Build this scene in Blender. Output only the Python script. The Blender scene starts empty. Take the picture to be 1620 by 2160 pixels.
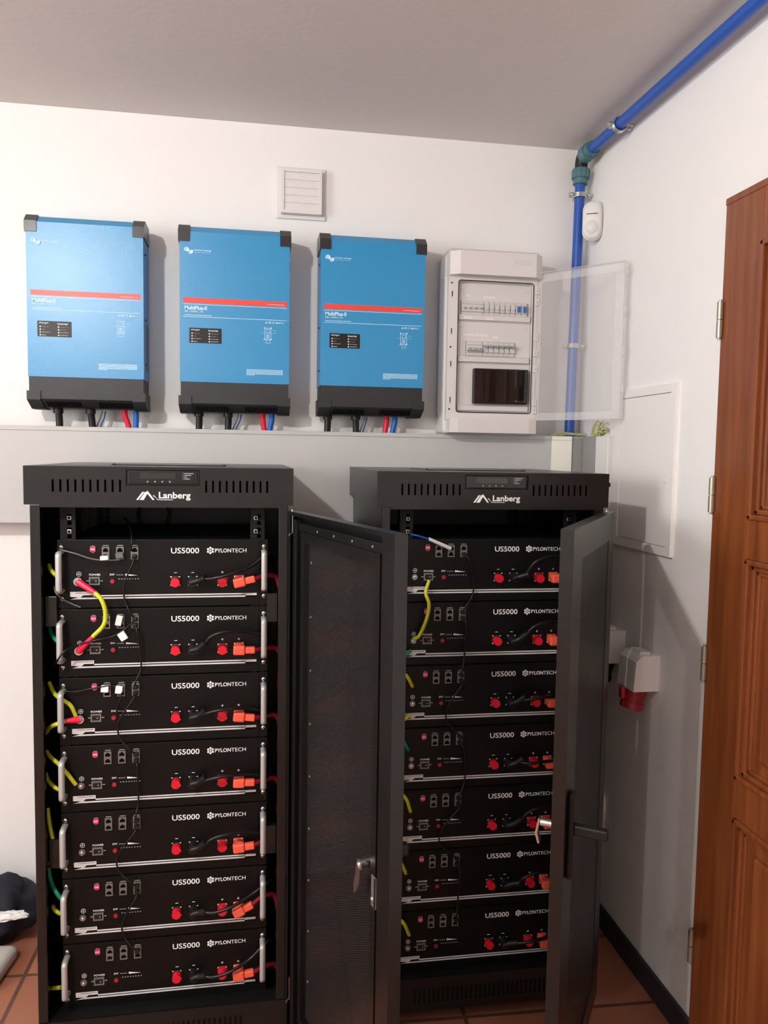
import bpy, bmesh, math, random
from mathutils import Vector, Matrix

random.seed(7)
S = bpy.context.scene
COL = S.collection
R = math.radians

# ------------------------------------------------------------------ camera
CAM = Vector((0.6146, -2.5648, 1.4866))
FPX = 1668.0
_y, _p, _r = R(-9.6019), R(-4.2576), R(0.8979)
FWD = Vector((-math.sin(_y)*math.cos(_p), math.cos(_y)*math.cos(_p), math.sin(_p)))
_rt = Vector((math.cos(_y), math.sin(_y), 0))
_up = _rt.cross(FWD)
RGT = _rt*math.cos(_r) + _up*math.sin(_r)
UP = -_rt*math.sin(_r) + _up*math.cos(_r)
cam_data = bpy.data.cameras.new('camera')
cam = bpy.data.objects.new('camera', cam_data)
COL.objects.link(cam)
M = Matrix((RGT, UP, -FWD)).transposed().to_4x4()
M.translation = CAM
cam.matrix_world = M
cam_data.sensor_fit = 'HORIZONTAL'
cam_data.sensor_width = 36.0
cam_data.lens = FPX/1620.0*36.0
cam_data.clip_start = 0.02
S.camera = cam

# ------------------------------------------------------------------ view, world, lamp
S.view_settings.view_transform = 'Standard'
S.view_settings.look = 'None'
S.view_settings.gamma = 1.0
S.view_settings.exposure = 1.78
S.view_settings.use_curve_mapping = False
S.cycles.use_denoising = True
S.cycles.max_bounces = 12
S.cycles.transparent_max_bounces = 24
S.cycles.diffuse_bounces = 6
world = bpy.data.worlds.new('world')
S.world = world
world.use_nodes = True
world.node_tree.nodes['Background'].inputs[0].default_value = (0.5, 0.5, 0.55, 1)
world.node_tree.nodes['Background'].inputs[1].default_value = 0.05
LAMP = Vector((-0.38, -2.25, 2.40))
LAMP_W = 64.0
ld = bpy.data.lights.new('lamp_light', 'POINT')
ld.energy = LAMP_W
ld.shadow_soft_size = 0.032
ld.color = (1.0, 0.978, 0.94)
lo = bpy.data.objects.new('lamp_light', ld)
lo.location = LAMP
COL.objects.link(lo)
wd = bpy.data.lights.new('left_fill_light', 'AREA')     # soft fill added on the left, outside the frame; no window is there
wd.shape = 'RECTANGLE'; wd.size = 1.0; wd.size_y = 1.1
wd.energy = 17.0; wd.color = (0.97, 0.98, 1.0)
wo = bpy.data.objects.new('left_fill_light', wd)
wo.location = (-2.15, -2.3, 1.75); wo.rotation_euler = (0, R(-90), 0)
COL.objects.link(wo)

XR = 1.717          # right wall
ZC = 2.4988         # ceiling

def at(u, v, y):
    "the point of the plane y = const that the photo shows at pixel (u, v)"
    d = FWD + RGT*((u-810)/FPX) - UP*((v-1080)/FPX)
    return CAM + d*((y-CAM.y)/d.y)

def at_x(u, v, x):
    "the same for a plane x = const"
    d = FWD + RGT*((u-810)/FPX) - UP*((v-1080)/FPX)
    return CAM + d*((x-CAM.x)/d.x)

# ------------------------------------------------------------------ materials
def mat(name, col, rough=0.5, metal=0.0, bump=0.0, bscale=200.0, spec=0.5, var=0.0, vscale=3.0, coat=0.0):
    m = bpy.data.materials.new(name)
    m.use_nodes = True
    nt = m.node_tree
    b = nt.nodes['Principled BSDF']
    b.inputs['Base Color'].default_value = (*col, 1)
    b.inputs['Roughness'].default_value = rough
    b.inputs['Metallic'].default_value = metal
    b.inputs['Specular IOR Level'].default_value = spec
    b.inputs['Coat Weight'].default_value = coat
    tc = nt.nodes.new('ShaderNodeTexCoord')
    if bump:
        n = nt.nodes.new('ShaderNodeTexNoise'); n.inputs['Scale'].default_value = bscale
        n.inputs['Detail'].default_value = 3
        bp = nt.nodes.new('ShaderNodeBump'); bp.inputs['Strength'].default_value = bump
        bp.inputs['Distance'].default_value = 0.002
        nt.links.new(tc.outputs['Object'], n.inputs['Vector'])
        nt.links.new(n.outputs['Fac'], bp.inputs['Height'])
        nt.links.new(bp.outputs['Normal'], b.inputs['Normal'])
    if var:
        n = nt.nodes.new('ShaderNodeTexNoise'); n.inputs['Scale'].default_value = vscale
        n.inputs['Detail'].default_value = 4
        mx = nt.nodes.new('ShaderNodeMix'); mx.data_type = 'RGBA'
        mx.inputs[6].default_value = (*[c*(1-var) for c in col], 1)
        mx.inputs[7].default_value = (*[min(1, c*(1+var)) for c in col], 1)
        nt.links.new(tc.outputs['Object'], n.inputs['Vector'])
        nt.links.new(n.outputs['Fac'], mx.inputs[0])
        nt.links.new(mx.outputs[2], b.inputs['Base Color'])
    return m

MAT = {}
MAT['wall'] = mat('painted_plaster', (0.80, 0.79, 0.772), 0.65, bump=0.35, bscale=60, var=0.025, vscale=2)
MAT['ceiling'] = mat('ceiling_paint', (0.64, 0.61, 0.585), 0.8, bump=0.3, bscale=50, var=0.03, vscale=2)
MAT['rack'] = mat('rack_powder_coat', (0.0046, 0.0044, 0.0043), 0.28, bump=0.12, bscale=900, spec=0.5)
MAT['rack_in'] = mat('rack_inner_steel', (0.003, 0.0029, 0.0028), 0.5, spec=0.25)
MAT['backpanel'] = mat('inner_panel_grey', (0.13, 0.125, 0.12), 0.5)
MAT['module'] = mat('module_black', (0.0016, 0.0015, 0.0015), 0.42, bump=0.15, bscale=700, spec=0.25)
MAT['black'] = mat('black_plastic', (0.006, 0.006, 0.006), 0.42, spec=0.35)
MAT['darkplastic'] = mat('dark_grey_plastic', (0.022, 0.021, 0.021), 0.4)
MAT['hole'] = mat('hole_black', (0.0015, 0.0015, 0.0015), 0.9, spec=0.1)
MAT['alu'] = mat('brushed_aluminium', (0.46, 0.45, 0.435), 0.42, 0.35)
MAT['steel'] = mat('zinc_steel', (0.62, 0.62, 0.60), 0.28, 1.0)
MAT['dimsteel'] = mat('dull_port_metal', (0.20, 0.19, 0.175), 0.45, 0.5)
MAT['white'] = mat('white_print', (0.80, 0.80, 0.80), 0.6)
MAT['greyprint'] = mat('grey_print', (0.30, 0.30, 0.30), 0.6)
MAT['label'] = mat('silver_label', (0.62, 0.62, 0.62), 0.45)
MAT['redcap'] = mat('red_rubber', (0.62, 0.004, 0.022), 0.42)
MAT['orange'] = mat('orange_plastic', (0.80, 0.105, 0.055), 0.40)
MAT['pink'] = mat('pink_switch', (0.55, 0.03, 0.10), 0.45)
MAT['redlug'] = mat('red_heatshrink', (0.78, 0.012, 0.06), 0.38)
MAT['redcable'] = mat('red_cable', (0.62, 0.006, 0.035), 0.42)
MAT['darkred'] = mat('dark_red_cable', (0.20, 0.003, 0.014), 0.5, spec=0.3)
MAT['bluecable'] = mat('blue_cable', (0.008, 0.10, 0.42), 0.42)
MAT['yg'] = mat('yellow_green_cable', (0.50, 0.52, 0.02), 0.42)
MAT['green'] = mat('green_cable', (0.01, 0.26, 0.12), 0.42)
MAT['blackcable'] = mat('black_cable', (0.004, 0.004, 0.004), 0.36, spec=0.4)
MAT['tag'] = mat('white_tag', (0.85, 0.84, 0.82), 0.5)
MAT['greytag'] = mat('grey_plug', (0.12, 0.115, 0.11), 0.45)
MAT['inv'] = mat('inverter_blue', (0.001, 0.235, 0.50), 0.36, bump=0.12, bscale=350, spec=0.85)
MAT['invred'] = mat('inverter_red', (0.78, 0.055, 0.035), 0.38)
MAT['invblack'] = mat('inverter_black', (0.014, 0.014, 0.016), 0.48, bump=0.15, bscale=500)
MAT['capgrey'] = mat('corner_cap_grey', (0.020, 0.020, 0.023), 0.30)
MAT['lightblue'] = mat('pale_print', (0.55, 0.78, 0.90), 0.5)
MAT['trunk'] = mat('grey_trunking', (0.50, 0.50, 0.495), 0.36, var=0.02)
MAT['trunkside'] = mat('mid_grey_tone', (0.30, 0.295, 0.285), 0.4)
MAT['trunkend'] = mat('cream_trunking', (0.90, 0.90, 0.80), 0.35)
MAT['box'] = mat('box_plastic', (0.66, 0.625, 0.61), 0.42)
MAT['boxshade'] = mat('box_cover_plastic', (0.62, 0.59, 0.575), 0.45)
MAT['vent'] = mat('vent_plastic', (0.70, 0.68, 0.66), 0.45)
MAT['breaker'] = mat('breaker_grey', (0.55, 0.54, 0.53), 0.45)
MAT['breakerdark'] = mat('breaker_toggle', (0.30, 0.295, 0.29), 0.45)
MAT['brblue'] = mat('breaker_blue', (0.03, 0.12, 0.40), 0.4)
MAT['screen'] = mat('glass_screen', (0.006, 0.004, 0.004), 0.06, coat=0.5)
MAT['pipe'] = mat('blue_pipe', (0.014, 0.085, 0.40), 0.38)
MAT['fitting'] = mat('teal_fitting', (0.075, 0.17, 0.185), 0.45)
MAT['gasket'] = mat('black_gasket', (0.006, 0.006, 0.006), 0.5)
MAT['whiteplastic'] = mat('white_plastic', (0.76, 0.74, 0.72), 0.35)
MAT['panelwhite'] = mat('panel_white', (0.82, 0.80, 0.77), 0.4)
MAT['brass'] = mat('hinge_brass', (0.42, 0.38, 0.29), 0.38, 0.8)
MAT['skirting'] = mat('dark_skirting', (0.018, 0.017, 0.026), 0.5)
MAT['plug_red'] = mat('plug_red', (0.30, 0.01, 0.018), 0.45)
MAT['jacket'] = mat('dark_navy_cloth', (0.006, 0.007, 0.016), 0.8)
MAT['slab'] = mat('pale_case', (0.50, 0.47, 0.43), 0.5, var=0.08, vscale=12)
MAT['paper'] = mat('white_paper', (0.75, 0.74, 0.72), 0.6)
MAT['bulb'] = mat('frosted_glass', (0.9, 0.88, 0.84), 0.4)

def wood():
    m = bpy.data.materials.new('varnished_wood'); m.use_nodes = True
    nt = m.node_tree; b = nt.nodes['Principled BSDF']
    tc = nt.nodes.new('ShaderNodeTexCoord'); mp = nt.nodes.new('ShaderNodeMapping')
    mp.inputs['Scale'].default_value = (20, 20, 1.3)
    n = nt.nodes.new('ShaderNodeTexNoise'); n.inputs['Scale'].default_value = 2.2; n.inputs['Detail'].default_value = 6
    r = nt.nodes.new('ShaderNodeValToRGB')
    r.color_ramp.elements[0].position = 0.3; r.color_ramp.elements[0].color = (0.150, 0.038, 0.011, 1)
    r.color_ramp.elements[1].position = 0.7; r.color_ramp.elements[1].color = (0.255, 0.074, 0.022, 1)
    L = nt.links.new
    L(tc.outputs['Object'], mp.inputs['Vector']); L(mp.outputs['Vector'], n.inputs['Vector'])
    L(n.outputs['Fac'], r.inputs['Fac']); L(r.outputs['Color'], b.inputs['Base Color'])
    b.inputs['Roughness'].default_value = 0.30
    return m
MAT['wood'] = wood()

def tiles():
    m = bpy.data.materials.new('terracotta_tiles'); m.use_nodes = True
    nt = m.node_tree; b = nt.nodes['Principled BSDF']
    tc = nt.nodes.new('ShaderNodeTexCoord'); mp = nt.nodes.new('ShaderNodeMapping')
    mp.inputs['Rotation'].default_value = (0, 0, R(2))
    br = nt.nodes.new('ShaderNodeTexBrick')
    br.offset = 0.0
    br.inputs['Color1'].default_value = (0.36, 0.135, 0.075, 1)
    br.inputs['Color2'].default_value = (0.30, 0.11, 0.06, 1)
    br.inputs['Mortar'].default_value = (0.10, 0.045, 0.03, 1)
    br.inputs['Scale'].default_value = 1.0
    br.inputs['Mortar Size'].default_value = 0.006
    br.inputs['Brick Width'].default_value = 0.30
    br.inputs['Row Height'].default_value = 0.30
    L = nt.links.new
    L(tc.outputs['Object'], mp.inputs['Vector']); L(mp.outputs['Vector'], br.inputs['Vector'])
    L(br.outputs['Color'], b.inputs['Base Color'])
    b.inputs['Roughness'].default_value = 0.4
    return m
MAT['tiles'] = tiles()

def perforated():
    "sheet steel with staggered round holes, worked out from the sheet's own x and z"
    m = bpy.data.materials.new('perforated_steel'); m.use_nodes = True
    nt = m.node_tree; b = nt.nodes['Principled BSDF']; L = nt.links.new
    b.inputs['Base Color'].default_value = (0.020, 0.0185, 0.018, 1)
    b.inputs['Roughness'].default_value = 0.36
    A, B = 0.0050, 0.00866
    tc = nt.nodes.new('ShaderNodeTexCoord'); sp = nt.nodes.new('ShaderNodeSeparateXYZ')
    L(tc.outputs['Object'], sp.inputs[0])
    def mth(op, a, bb=None):
        n = nt.nodes.new('ShaderNodeMath'); n.operation = op
        for i, x in enumerate((a, bb)):
            if x is None: continue
            if isinstance(x, (int, float)): n.inputs[i].default_value = x
            else: L(x, n.inputs[i])
        return n.outputs[0]
    def dist(off):
        u = mth('MULTIPLY', mth('SUBTRACT', mth('FRACT', mth('ADD', mth('DIVIDE', sp.outputs[2], A), off+100)), 0.5), A)
        v = mth('MULTIPLY', mth('SUBTRACT', mth('FRACT', mth('ADD', mth('DIVIDE', sp.outputs[0], B), off+100)), 0.5), B)
        return mth('SQRT', mth('ADD', mth('MULTIPLY', u, u), mth('MULTIPLY', v, v)))
    hole = mth('LESS_THAN', mth('MINIMUM', dist(0.0), dist(0.5)), 0.00178)
    tr = nt.nodes.new('ShaderNodeBsdfTransparent'); mx = nt.nodes.new('ShaderNodeMixShader')
    L(hole, mx.inputs[0]); L(b.outputs[0], mx.inputs[1]); L(tr.outputs[0], mx.inputs[2])
    L(mx.outputs[0], nt.nodes['Material Output'].inputs['Surface'])
    return m
MAT['perf'] = perforated()

def clear(name, haze, tint=(1, 1, 1)):
    m = bpy.data.materials.new(name); m.use_nodes = True
    nt = m.node_tree; b = nt.nodes['Principled BSDF']; L = nt.links.new
    b.inputs['Base Color'].default_value = (0.8, 0.78, 0.77, 1); b.inputs['Roughness'].default_value = 0.12
    tr = nt.nodes.new('ShaderNodeBsdfTransparent'); tr.inputs[0].default_value = (*tint, 1)
    mx = nt.nodes.new('ShaderNodeMixShader'); mx.inputs[0].default_value = haze
    L(tr.outputs[0], mx.inputs[1]); L(b.outputs[0], mx.inputs[2])
    L(mx.outputs[0], nt.nodes['Material Output'].inputs['Surface'])
    return m
MAT['lid'] = clear('clear_lid', 0.13)
MAT['lidrim'] = clear('frosted_lid_rim', 0.28)

# ------------------------------------------------------------------ mesh helpers
_text_cache = {}
def text_bm(s, bold=0.0, spacing=1.0):
    key = (s, bold, spacing)
    if key in _text_cache: return _text_cache[key]
    cu = bpy.data.curves.new('t', 'FONT'); cu.body = s; cu.size = 1.0
    cu.offset = bold; cu.extrude = 0.0; cu.resolution_u = 3; cu.space_character = spacing
    ob = bpy.data.objects.new('t', cu); COL.objects.link(ob)
    dg = bpy.context.evaluated_depsgraph_get(); dg.update()
    me = bpy.data.meshes.new_from_object(ob.evaluated_get(dg))
    vs = [tuple(v.co) for v in me.vertices]; fs = [tuple(p.vertices) for p in me.polygons]
    bpy.data.objects.remove(ob); bpy.data.curves.remove(cu); bpy.data.meshes.remove(me)
    x0 = min(v[0] for v in vs); x1 = max(v[0] for v in vs); y0 = min(v[1] for v in vs); y1 = max(v[1] for v in vs)
    vs = [((v[0]-x0)/(x1-x0), (v[1]-y0)/(y1-y0)) for v in vs]
    _text_cache[key] = (vs, fs)
    return vs, fs

class MB:
    "one mesh collected from several shapes; each shape may take its own material"
    def __init__(s):
        s.bm = bmesh.new(); s.mats = []
    def mi(s, m):
        if m not in s.mats: s.mats.append(m)
        return s.mats.index(m)
    def _set(s, faces, m, smooth=False):
        i = s.mi(m)
        for f in faces:
            f.material_index = i; f.smooth = smooth
    def box(s, x0, x1, y0, y1, z0, z1, m, bev=0.0, seg=2, mtx=None):
        b = bmesh.new()
        bmesh.ops.create_cube(b, size=1.0)
        for v in b.verts:
            v.co = Vector(((x0+x1)/2 + v.co.x*(x1-x0), (y0+y1)/2 + v.co.y*(y1-y0), (z0+z1)/2 + v.co.z*(z1-z0)))
        if bev:
            bmesh.ops.bevel(b, geom=b.edges[:], offset=bev, segments=seg, affect='EDGES', profile=0.5)
        if mtx is not None: bmesh.ops.transform(b, matrix=mtx, verts=b.verts)
        s.merge(b, m, smooth=False)
        return s
    def merge(s, b, m, smooth=False):
        i = s.mi(m); mp = {}
        for v in b.verts: mp[v] = s.bm.verts.new(v.co)
        for f in b.faces:
            try: nf = s.bm.faces.new([mp[v] for v in f.verts])
            except ValueError: continue
            nf.material_index = i; nf.smooth = smooth
        b.free()
    def cyl(s, p0, p1, r, m, n=20, r2=None, smooth=True, caps=True):
        p0 = Vector(p0); p1 = Vector(p1); d = p1-p0
        b = bmesh.new()
        bmesh.ops.create_cone(b, cap_ends=caps, segments=n, radius1=r, radius2=r if r2 is None else r2, depth=d.length)
        q = d.to_track_quat('Z', 'Y').to_matrix().to_4x4(); q.translation = (p0+p1)/2
        bmesh.ops.transform(b, matrix=q, verts=b.verts)
        i = s.mi(m); mp = {}
        for v in b.verts: mp[v] = s.bm.verts.new(v.co)
        for f in b.faces:
            nf = s.bm.faces.new([mp[v] for v in f.verts]); nf.material_index = i; nf.smooth = smooth and len(f.verts) == 4
            if len(f.verts) > 4:
                for e_ in nf.edges: e_.smooth = False
        b.free(); return s
    def dome(s, c, r, axis, m, h=0.5, n=14):
        "a low round head with its flat side on c"
        axis = Vector(axis).normalized(); b = bmesh.new()
        bmesh.ops.create_uvsphere(b, u_segments=n, v_segments=8, radius=r)
        for v in b.verts: v.co.z *= h
        q = axis.to_track_quat('Z', 'Y').to_matrix().to_4x4(); q.translation = Vector(c)
        bmesh.ops.transform(b, matrix=q, verts=b.verts)
        s.merge(b, m, smooth=True); return s
    def tube(s, pts, r, m, n=10, sub=8, closed=False):
        "a round tube through the points (Catmull-Rom)"
        P = [Vector(p) for p in pts]
        if len(P) > 2 or closed:
            Q = []
            k = len(P); rng = range(k if closed else k-1)
            for i in rng:
                a = P[(i-1) % k] if (closed or i > 0) else P[0]*2-P[1]
                b_, c = P[i % k], P[(i+1) % k]
                d = P[(i+2) % k] if (closed or i+2 < k) else P[-1]*2-P[-2]
                for j in range(sub):
                    t = j/sub
                    Q.append(0.5*((2*b_)+(c-a)*t+(2*a-5*b_+4*c-d)*t*t+(3*b_-a-3*c+d)*t**3))
            if not closed: Q.append(P[-1])
            P = Q
        i = s.mi(m); rings = []
        nrm = None
        K = len(P)
        for j in range(K):
            if closed: t = (P[(j+1) % K]-P[j-1]).normalized()
            else: t = (P[min(j+1, K-1)]-P[max(j-1, 0)]).normalized()
            if nrm is None:
                nrm = t.orthogonal().normalized()
            nrm = (nrm - t*nrm.dot(t)).normalized()
            bn = t.cross(nrm)
            rings.append([s.bm.verts.new(P[j]+(nrm*math.cos(2*math.pi*q/n)+bn*math.sin(2*math.pi*q/n))*r) for q in range(n)])
        for j in range(K if closed else K-1):
            a, b_ = rings[j], rings[(j+1) % K]
            for q in range(n):
                f = s.bm.faces.new((a[q], a[(q+1) % n], b_[(q+1) % n], b_[q])); f.material_index = i; f.smooth = True
        if not closed:
            for rg in (rings[0][::-1], rings[-1]):
                f = s.bm.faces.new(rg); f.material_index = i
                for e_ in f.edges: e_.smooth = False
        return s
    def prism(s, pts, axis, a0, a1, m, smooth=False):
        "a closed outline (2D) pushed along an axis; outline in the two other axes in xyz order"
        def P(p, a):
            return {'x': (a, p[0], p[1]), 'y': (p[0], a, p[1]), 'z': (p[0], p[1], a)}[axis]
        i = s.mi(m)
        A = [s.bm.verts.new(P(p, a0)) for p in pts]; B = [s.bm.verts.new(P(p, a1)) for p in pts]
        fs = [s.bm.faces.new(A), s.bm.faces.new(B[::-1])]
        n = len(pts)
        for k in range(n): fs.append(s.bm.faces.new((A[k], A[(k+1) % n], B[(k+1) % n], B[k])))
        for f in fs: f.material_index = i
        return s
    def plate(s, x0, x1, z0, z1, y0, y1, holes, m):
        "a flat plate (x, z) of thickness y0..y1 with rectangular holes (x0, x1, z0, z1)"
        xs = sorted({x0, x1, *[h[0] for h in holes], *[h[1] for h in holes]})
        zs = sorted({z0, z1, *[h[2] for h in holes], *[h[3] for h in holes]})
        i = s.mi(m)
        def solid(a, b_):
            if a < 0 or b_ < 0 or a >= len(xs)-1 or b_ >= len(zs)-1: return False
            cx, cz = (xs[a]+xs[a+1])/2, (zs[b_]+zs[b_+1])/2
            return not any(h[0] < cx < h[1] and h[2] < cz < h[3] for h in holes)
        vc = {}
        def V(x, y, z):
            k = (round(x, 6), round(y, 6), round(z, 6))
            if k not in vc: vc[k] = s.bm.verts.new((x, y, z))
            return vc[k]
        def F(*v):
            f = s.bm.faces.new(v); f.material_index = i
        for a in range(len(xs)-1):
            for b_ in range(len(zs)-1):
                if not solid(a, b_): continue
                X0, X1, Z0, Z1 = xs[a], xs[a+1], zs[b_], zs[b_+1]
                F(V(X0, y0, Z0), V(X1, y0, Z0), V(X1, y0, Z1), V(X0, y0, Z1))
                F(V(X0, y1, Z0), V(X0, y1, Z1), V(X1, y1, Z1), V(X1, y1, Z0))
                if not solid(a-1, b_): F(V(X0, y0, Z0), V(X0, y0, Z1), V(X0, y1, Z1), V(X0, y1, Z0))
                if not solid(a+1, b_): F(V(X1, y0, Z0), V(X1, y1, Z0), V(X1, y1, Z1), V(X1, y0, Z1))
                if not solid(a, b_-1): F(V(X0, y0, Z0), V(X0, y1, Z0), V(X1, y1, Z0), V(X1, y0, Z0))
                if not solid(a, b_+1): F(V(X0, y0, Z1), V(X1, y0, Z1), V(X1, y1, Z1), V(X0, y1, Z1))
        return s
    def text(s, string, x0, x1, z0, z1, y, m, bold=0.0, thick=0.0003, spacing=1.0):
        "lettering facing -y inside the rectangle x0..x1, z0..z1"
        vs, fs = text_bm(string, bold, spacing); i = s.mi(m)
        A = [s.bm.verts.new((x0+v[0]*(x1-x0), y-thick, z0+v[1]*(z1-z0))) for v in vs]
        for f in fs:
            try: nf = s.bm.faces.new([A[k] for k in f])
            except ValueError: continue
            nf.material_index = i
        return s
    def build(s, name, parent=None, loc=None, rot=None, label=None, kind=None, fix=True):
        if fix: bmesh.ops.recalc_face_normals(s.bm, faces=s.bm.faces[:])
        me = bpy.data.meshes.new(name); s.bm.to_mesh(me); s.bm.free()
        for m in s.mats: me.materials.append(MAT[m])
        o = bpy.data.objects.new(name, me); COL.objects.link(o)
        if parent is not None: o.parent = parent
        if loc is not None: o.location = loc
        if rot is not None: o.rotation_euler = rot
        if label: o['label'] = label
        if kind: o['kind'] = kind
        return o

def empty(name, loc=(0, 0, 0), rz=0.0):
    o = bpy.data.objects.new(name, None); COL.objects.link(o)
    o.location = loc; o.rotation_euler = (0, 0, rz); o.empty_display_size = 0.05
    return o
def tag(o, label, cat, group=None):
    o['label'] = label; o['category'] = cat
    if group: o['group'] = group
    return o
def struct(o):
    o['kind'] = 'structure'; return o
def copy_tree(o, parent=None):
    c = o.copy(); COL.objects.link(c)
    if parent is not None: c.parent = parent
    for ch in list(o.children): copy_tree(ch, c)
    return c

# ================================================================== THE ROOM
XL, YF = -2.2, -4.6
b = MB(); b.box(XL-.1, XR+.1, 0, .1, -.1, ZC+.1, 'wall'); struct(b.build('wall_back'))
b = MB(); b.box(XR, XR+.1, YF, 0, -.1, ZC+.1, 'wall'); struct(b.build('wall_right'))
b = MB(); b.box(XL-.1, XL, YF, 0, -.1, ZC+.1, 'wall'); struct(b.build('wall_left'))
b = MB(); b.box(XL-.1, XR+.1, YF-.1, YF, -.1, ZC+.1, 'wall'); struct(b.build('wall_front'))
b = MB(); b.box(XL, XR, YF, 0, -.1, 0, 'tiles'); struct(b.build('floor'))
b = MB(); b.box(XL, XR, YF, 0, ZC, ZC+.1, 'ceiling'); struct(b.build('ceiling'))
b = MB(); b.box(XR-.012, XR, -.835, 0, 0, .07, 'skirting', .002); struct(b.build('baseboard_right'))
b = MB(); b.box(XL, XR-.012, -.012, 0, 0, .07, 'skirting', .002); struct(b.build('baseboard_back'))

# wooden door in the right wall
dx = XR-.020
door = empty('door_1', (XR, -.84, 0)); struct(door)
def dl(y): return y+.84
b = MB()
Y0, Y1, Z1 = -.845, -1.74, 2.072
rows = [(1.353, 1.955), (.765, 1.265), (.12, .675)]
# stiles, rails
b.box(-.020, .0, dl(-.985), dl(Y0), 0.01, Z1, 'wood', .002)
b.box(-.020, .0, dl(Y1), dl(-1.60), 0.01, Z1, 'wood', .002)
for z0, z1 in ((1.955, Z1), (1.265, 1.353), (.675, .765), (.01, .12)):
    b.box(-.020, .0, dl(-1.60), dl(-.985), z0, z1, 'wood', .002)
for z0, z1 in rows: b.box(-.020, .0, dl(-1.335), dl(-1.25), z0, z1, 'wood', .002)
b.build('door_frame_leaf', door)
for z0, z1 in rows:
    for ya, yb in ((-1.25, -.985), (-1.60, -1.335)):
        p = MB()
        for k, (ins, dep, w) in enumerate(((0, -.026, .012), (.012, -.016, .012), (.024, -.010, .010))):
            p_ = [(ya+ins, yb-ins, z0+ins, z1-ins)]
            a0, a1, c0, c1 = p_[0]
            for q in ((a0, a1, c0, c0+w), (a0, a1, c1-w, c1), (a0, a0+w, c0, c1), (a1-w, a1, c0, c1)):
                p.box(dep, 0, dl(q[0]), dl(q[1]), q[2], q[3], 'wood', .003)
        p.box(-.004, 0, dl(ya+.02), dl(yb-.02), z0+.02, z1-.02, 'wood')
        p.box(-.012, 0, dl(ya+.06), dl(yb-.06), z0+.06, z1-.06, 'wood', .008)
        p.build('door_panel', door)
b = MB()
b.box(-.022, .0, dl(Y1), dl(-.845), Z1-.004, Z1+.012, 'wood', .002)
b.build('top_trim', door)
b = MB(); b.box(-.006, .0, dl(Y0), dl(-.832), 0.0, Z1, 'gasket'); b.build('shadow_gap', door)  # black strip drawn in place of the shade beside the leaf edge
for zc in (1.808, 1.400, .995, .285):
    h = MB()
    for s_ in (-1, 1):
        h.cyl((-.0265, dl(-.8500), zc+s_*.021-.020), (-.0265, dl(-.8500), zc+s_*.021+.020), .0072, 'brass')
    h.cyl((-.0265, dl(-.8500), zc-.046), (-.0265, dl(-.8500), zc+.046), .0035, 'brass', 10)
    h.box(-.0205, -.0005, dl(-.8452), dl(-.839), zc-.040, zc+.040, 'brass')
    h.build('hinge', door)

# ceiling lamp (behind the frame, it lights the room)
lamp = empty('ceiling_lamp', (LAMP.x, LAMP.y, ZC))
tag(lamp, 'small white ceiling lamp in front of the racks, up on the ceiling', 'lamp')
b = MB(); b.cyl((0, 0, -.03), (0, 0, 0), .055, 'whiteplastic', 28, .06); b.build('canopy', lamp)
b = MB(); b.cyl((0, 0, -.13), (0, 0, -.03), .016, 'whiteplastic', 18); b.build('lamp_holder', lamp)

# ================================================================== WALL ITEMS
# ventilation grille
v = empty('vent_cover', (.768, 0, 2.294)); tag(v, 'square white ventilation grille high on the back wall', 'vent')
b = MB(); b.box(-.077, .077, -.008, 0, -.079, .079, 'vent', .003); b.build('frame', v)
b = MB()
b.plate(-.063, .063, -.067, .067, -.030, -.008, [(-.054, .054, -.058, .058)], 'vent')
b.build('raised_cover', v)
b = MB()
for k in range(5):
    z0 = -.058+k*.0232
    b.prism([(-.014, z0), (-.014, z0+.0232), (-.0262, z0+.0228), (-.0272, z0+.016), (-.0255, z0+.0005)], 'x', -.054, .054, 'vent')
b.build('louvre_panel', v)

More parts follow.
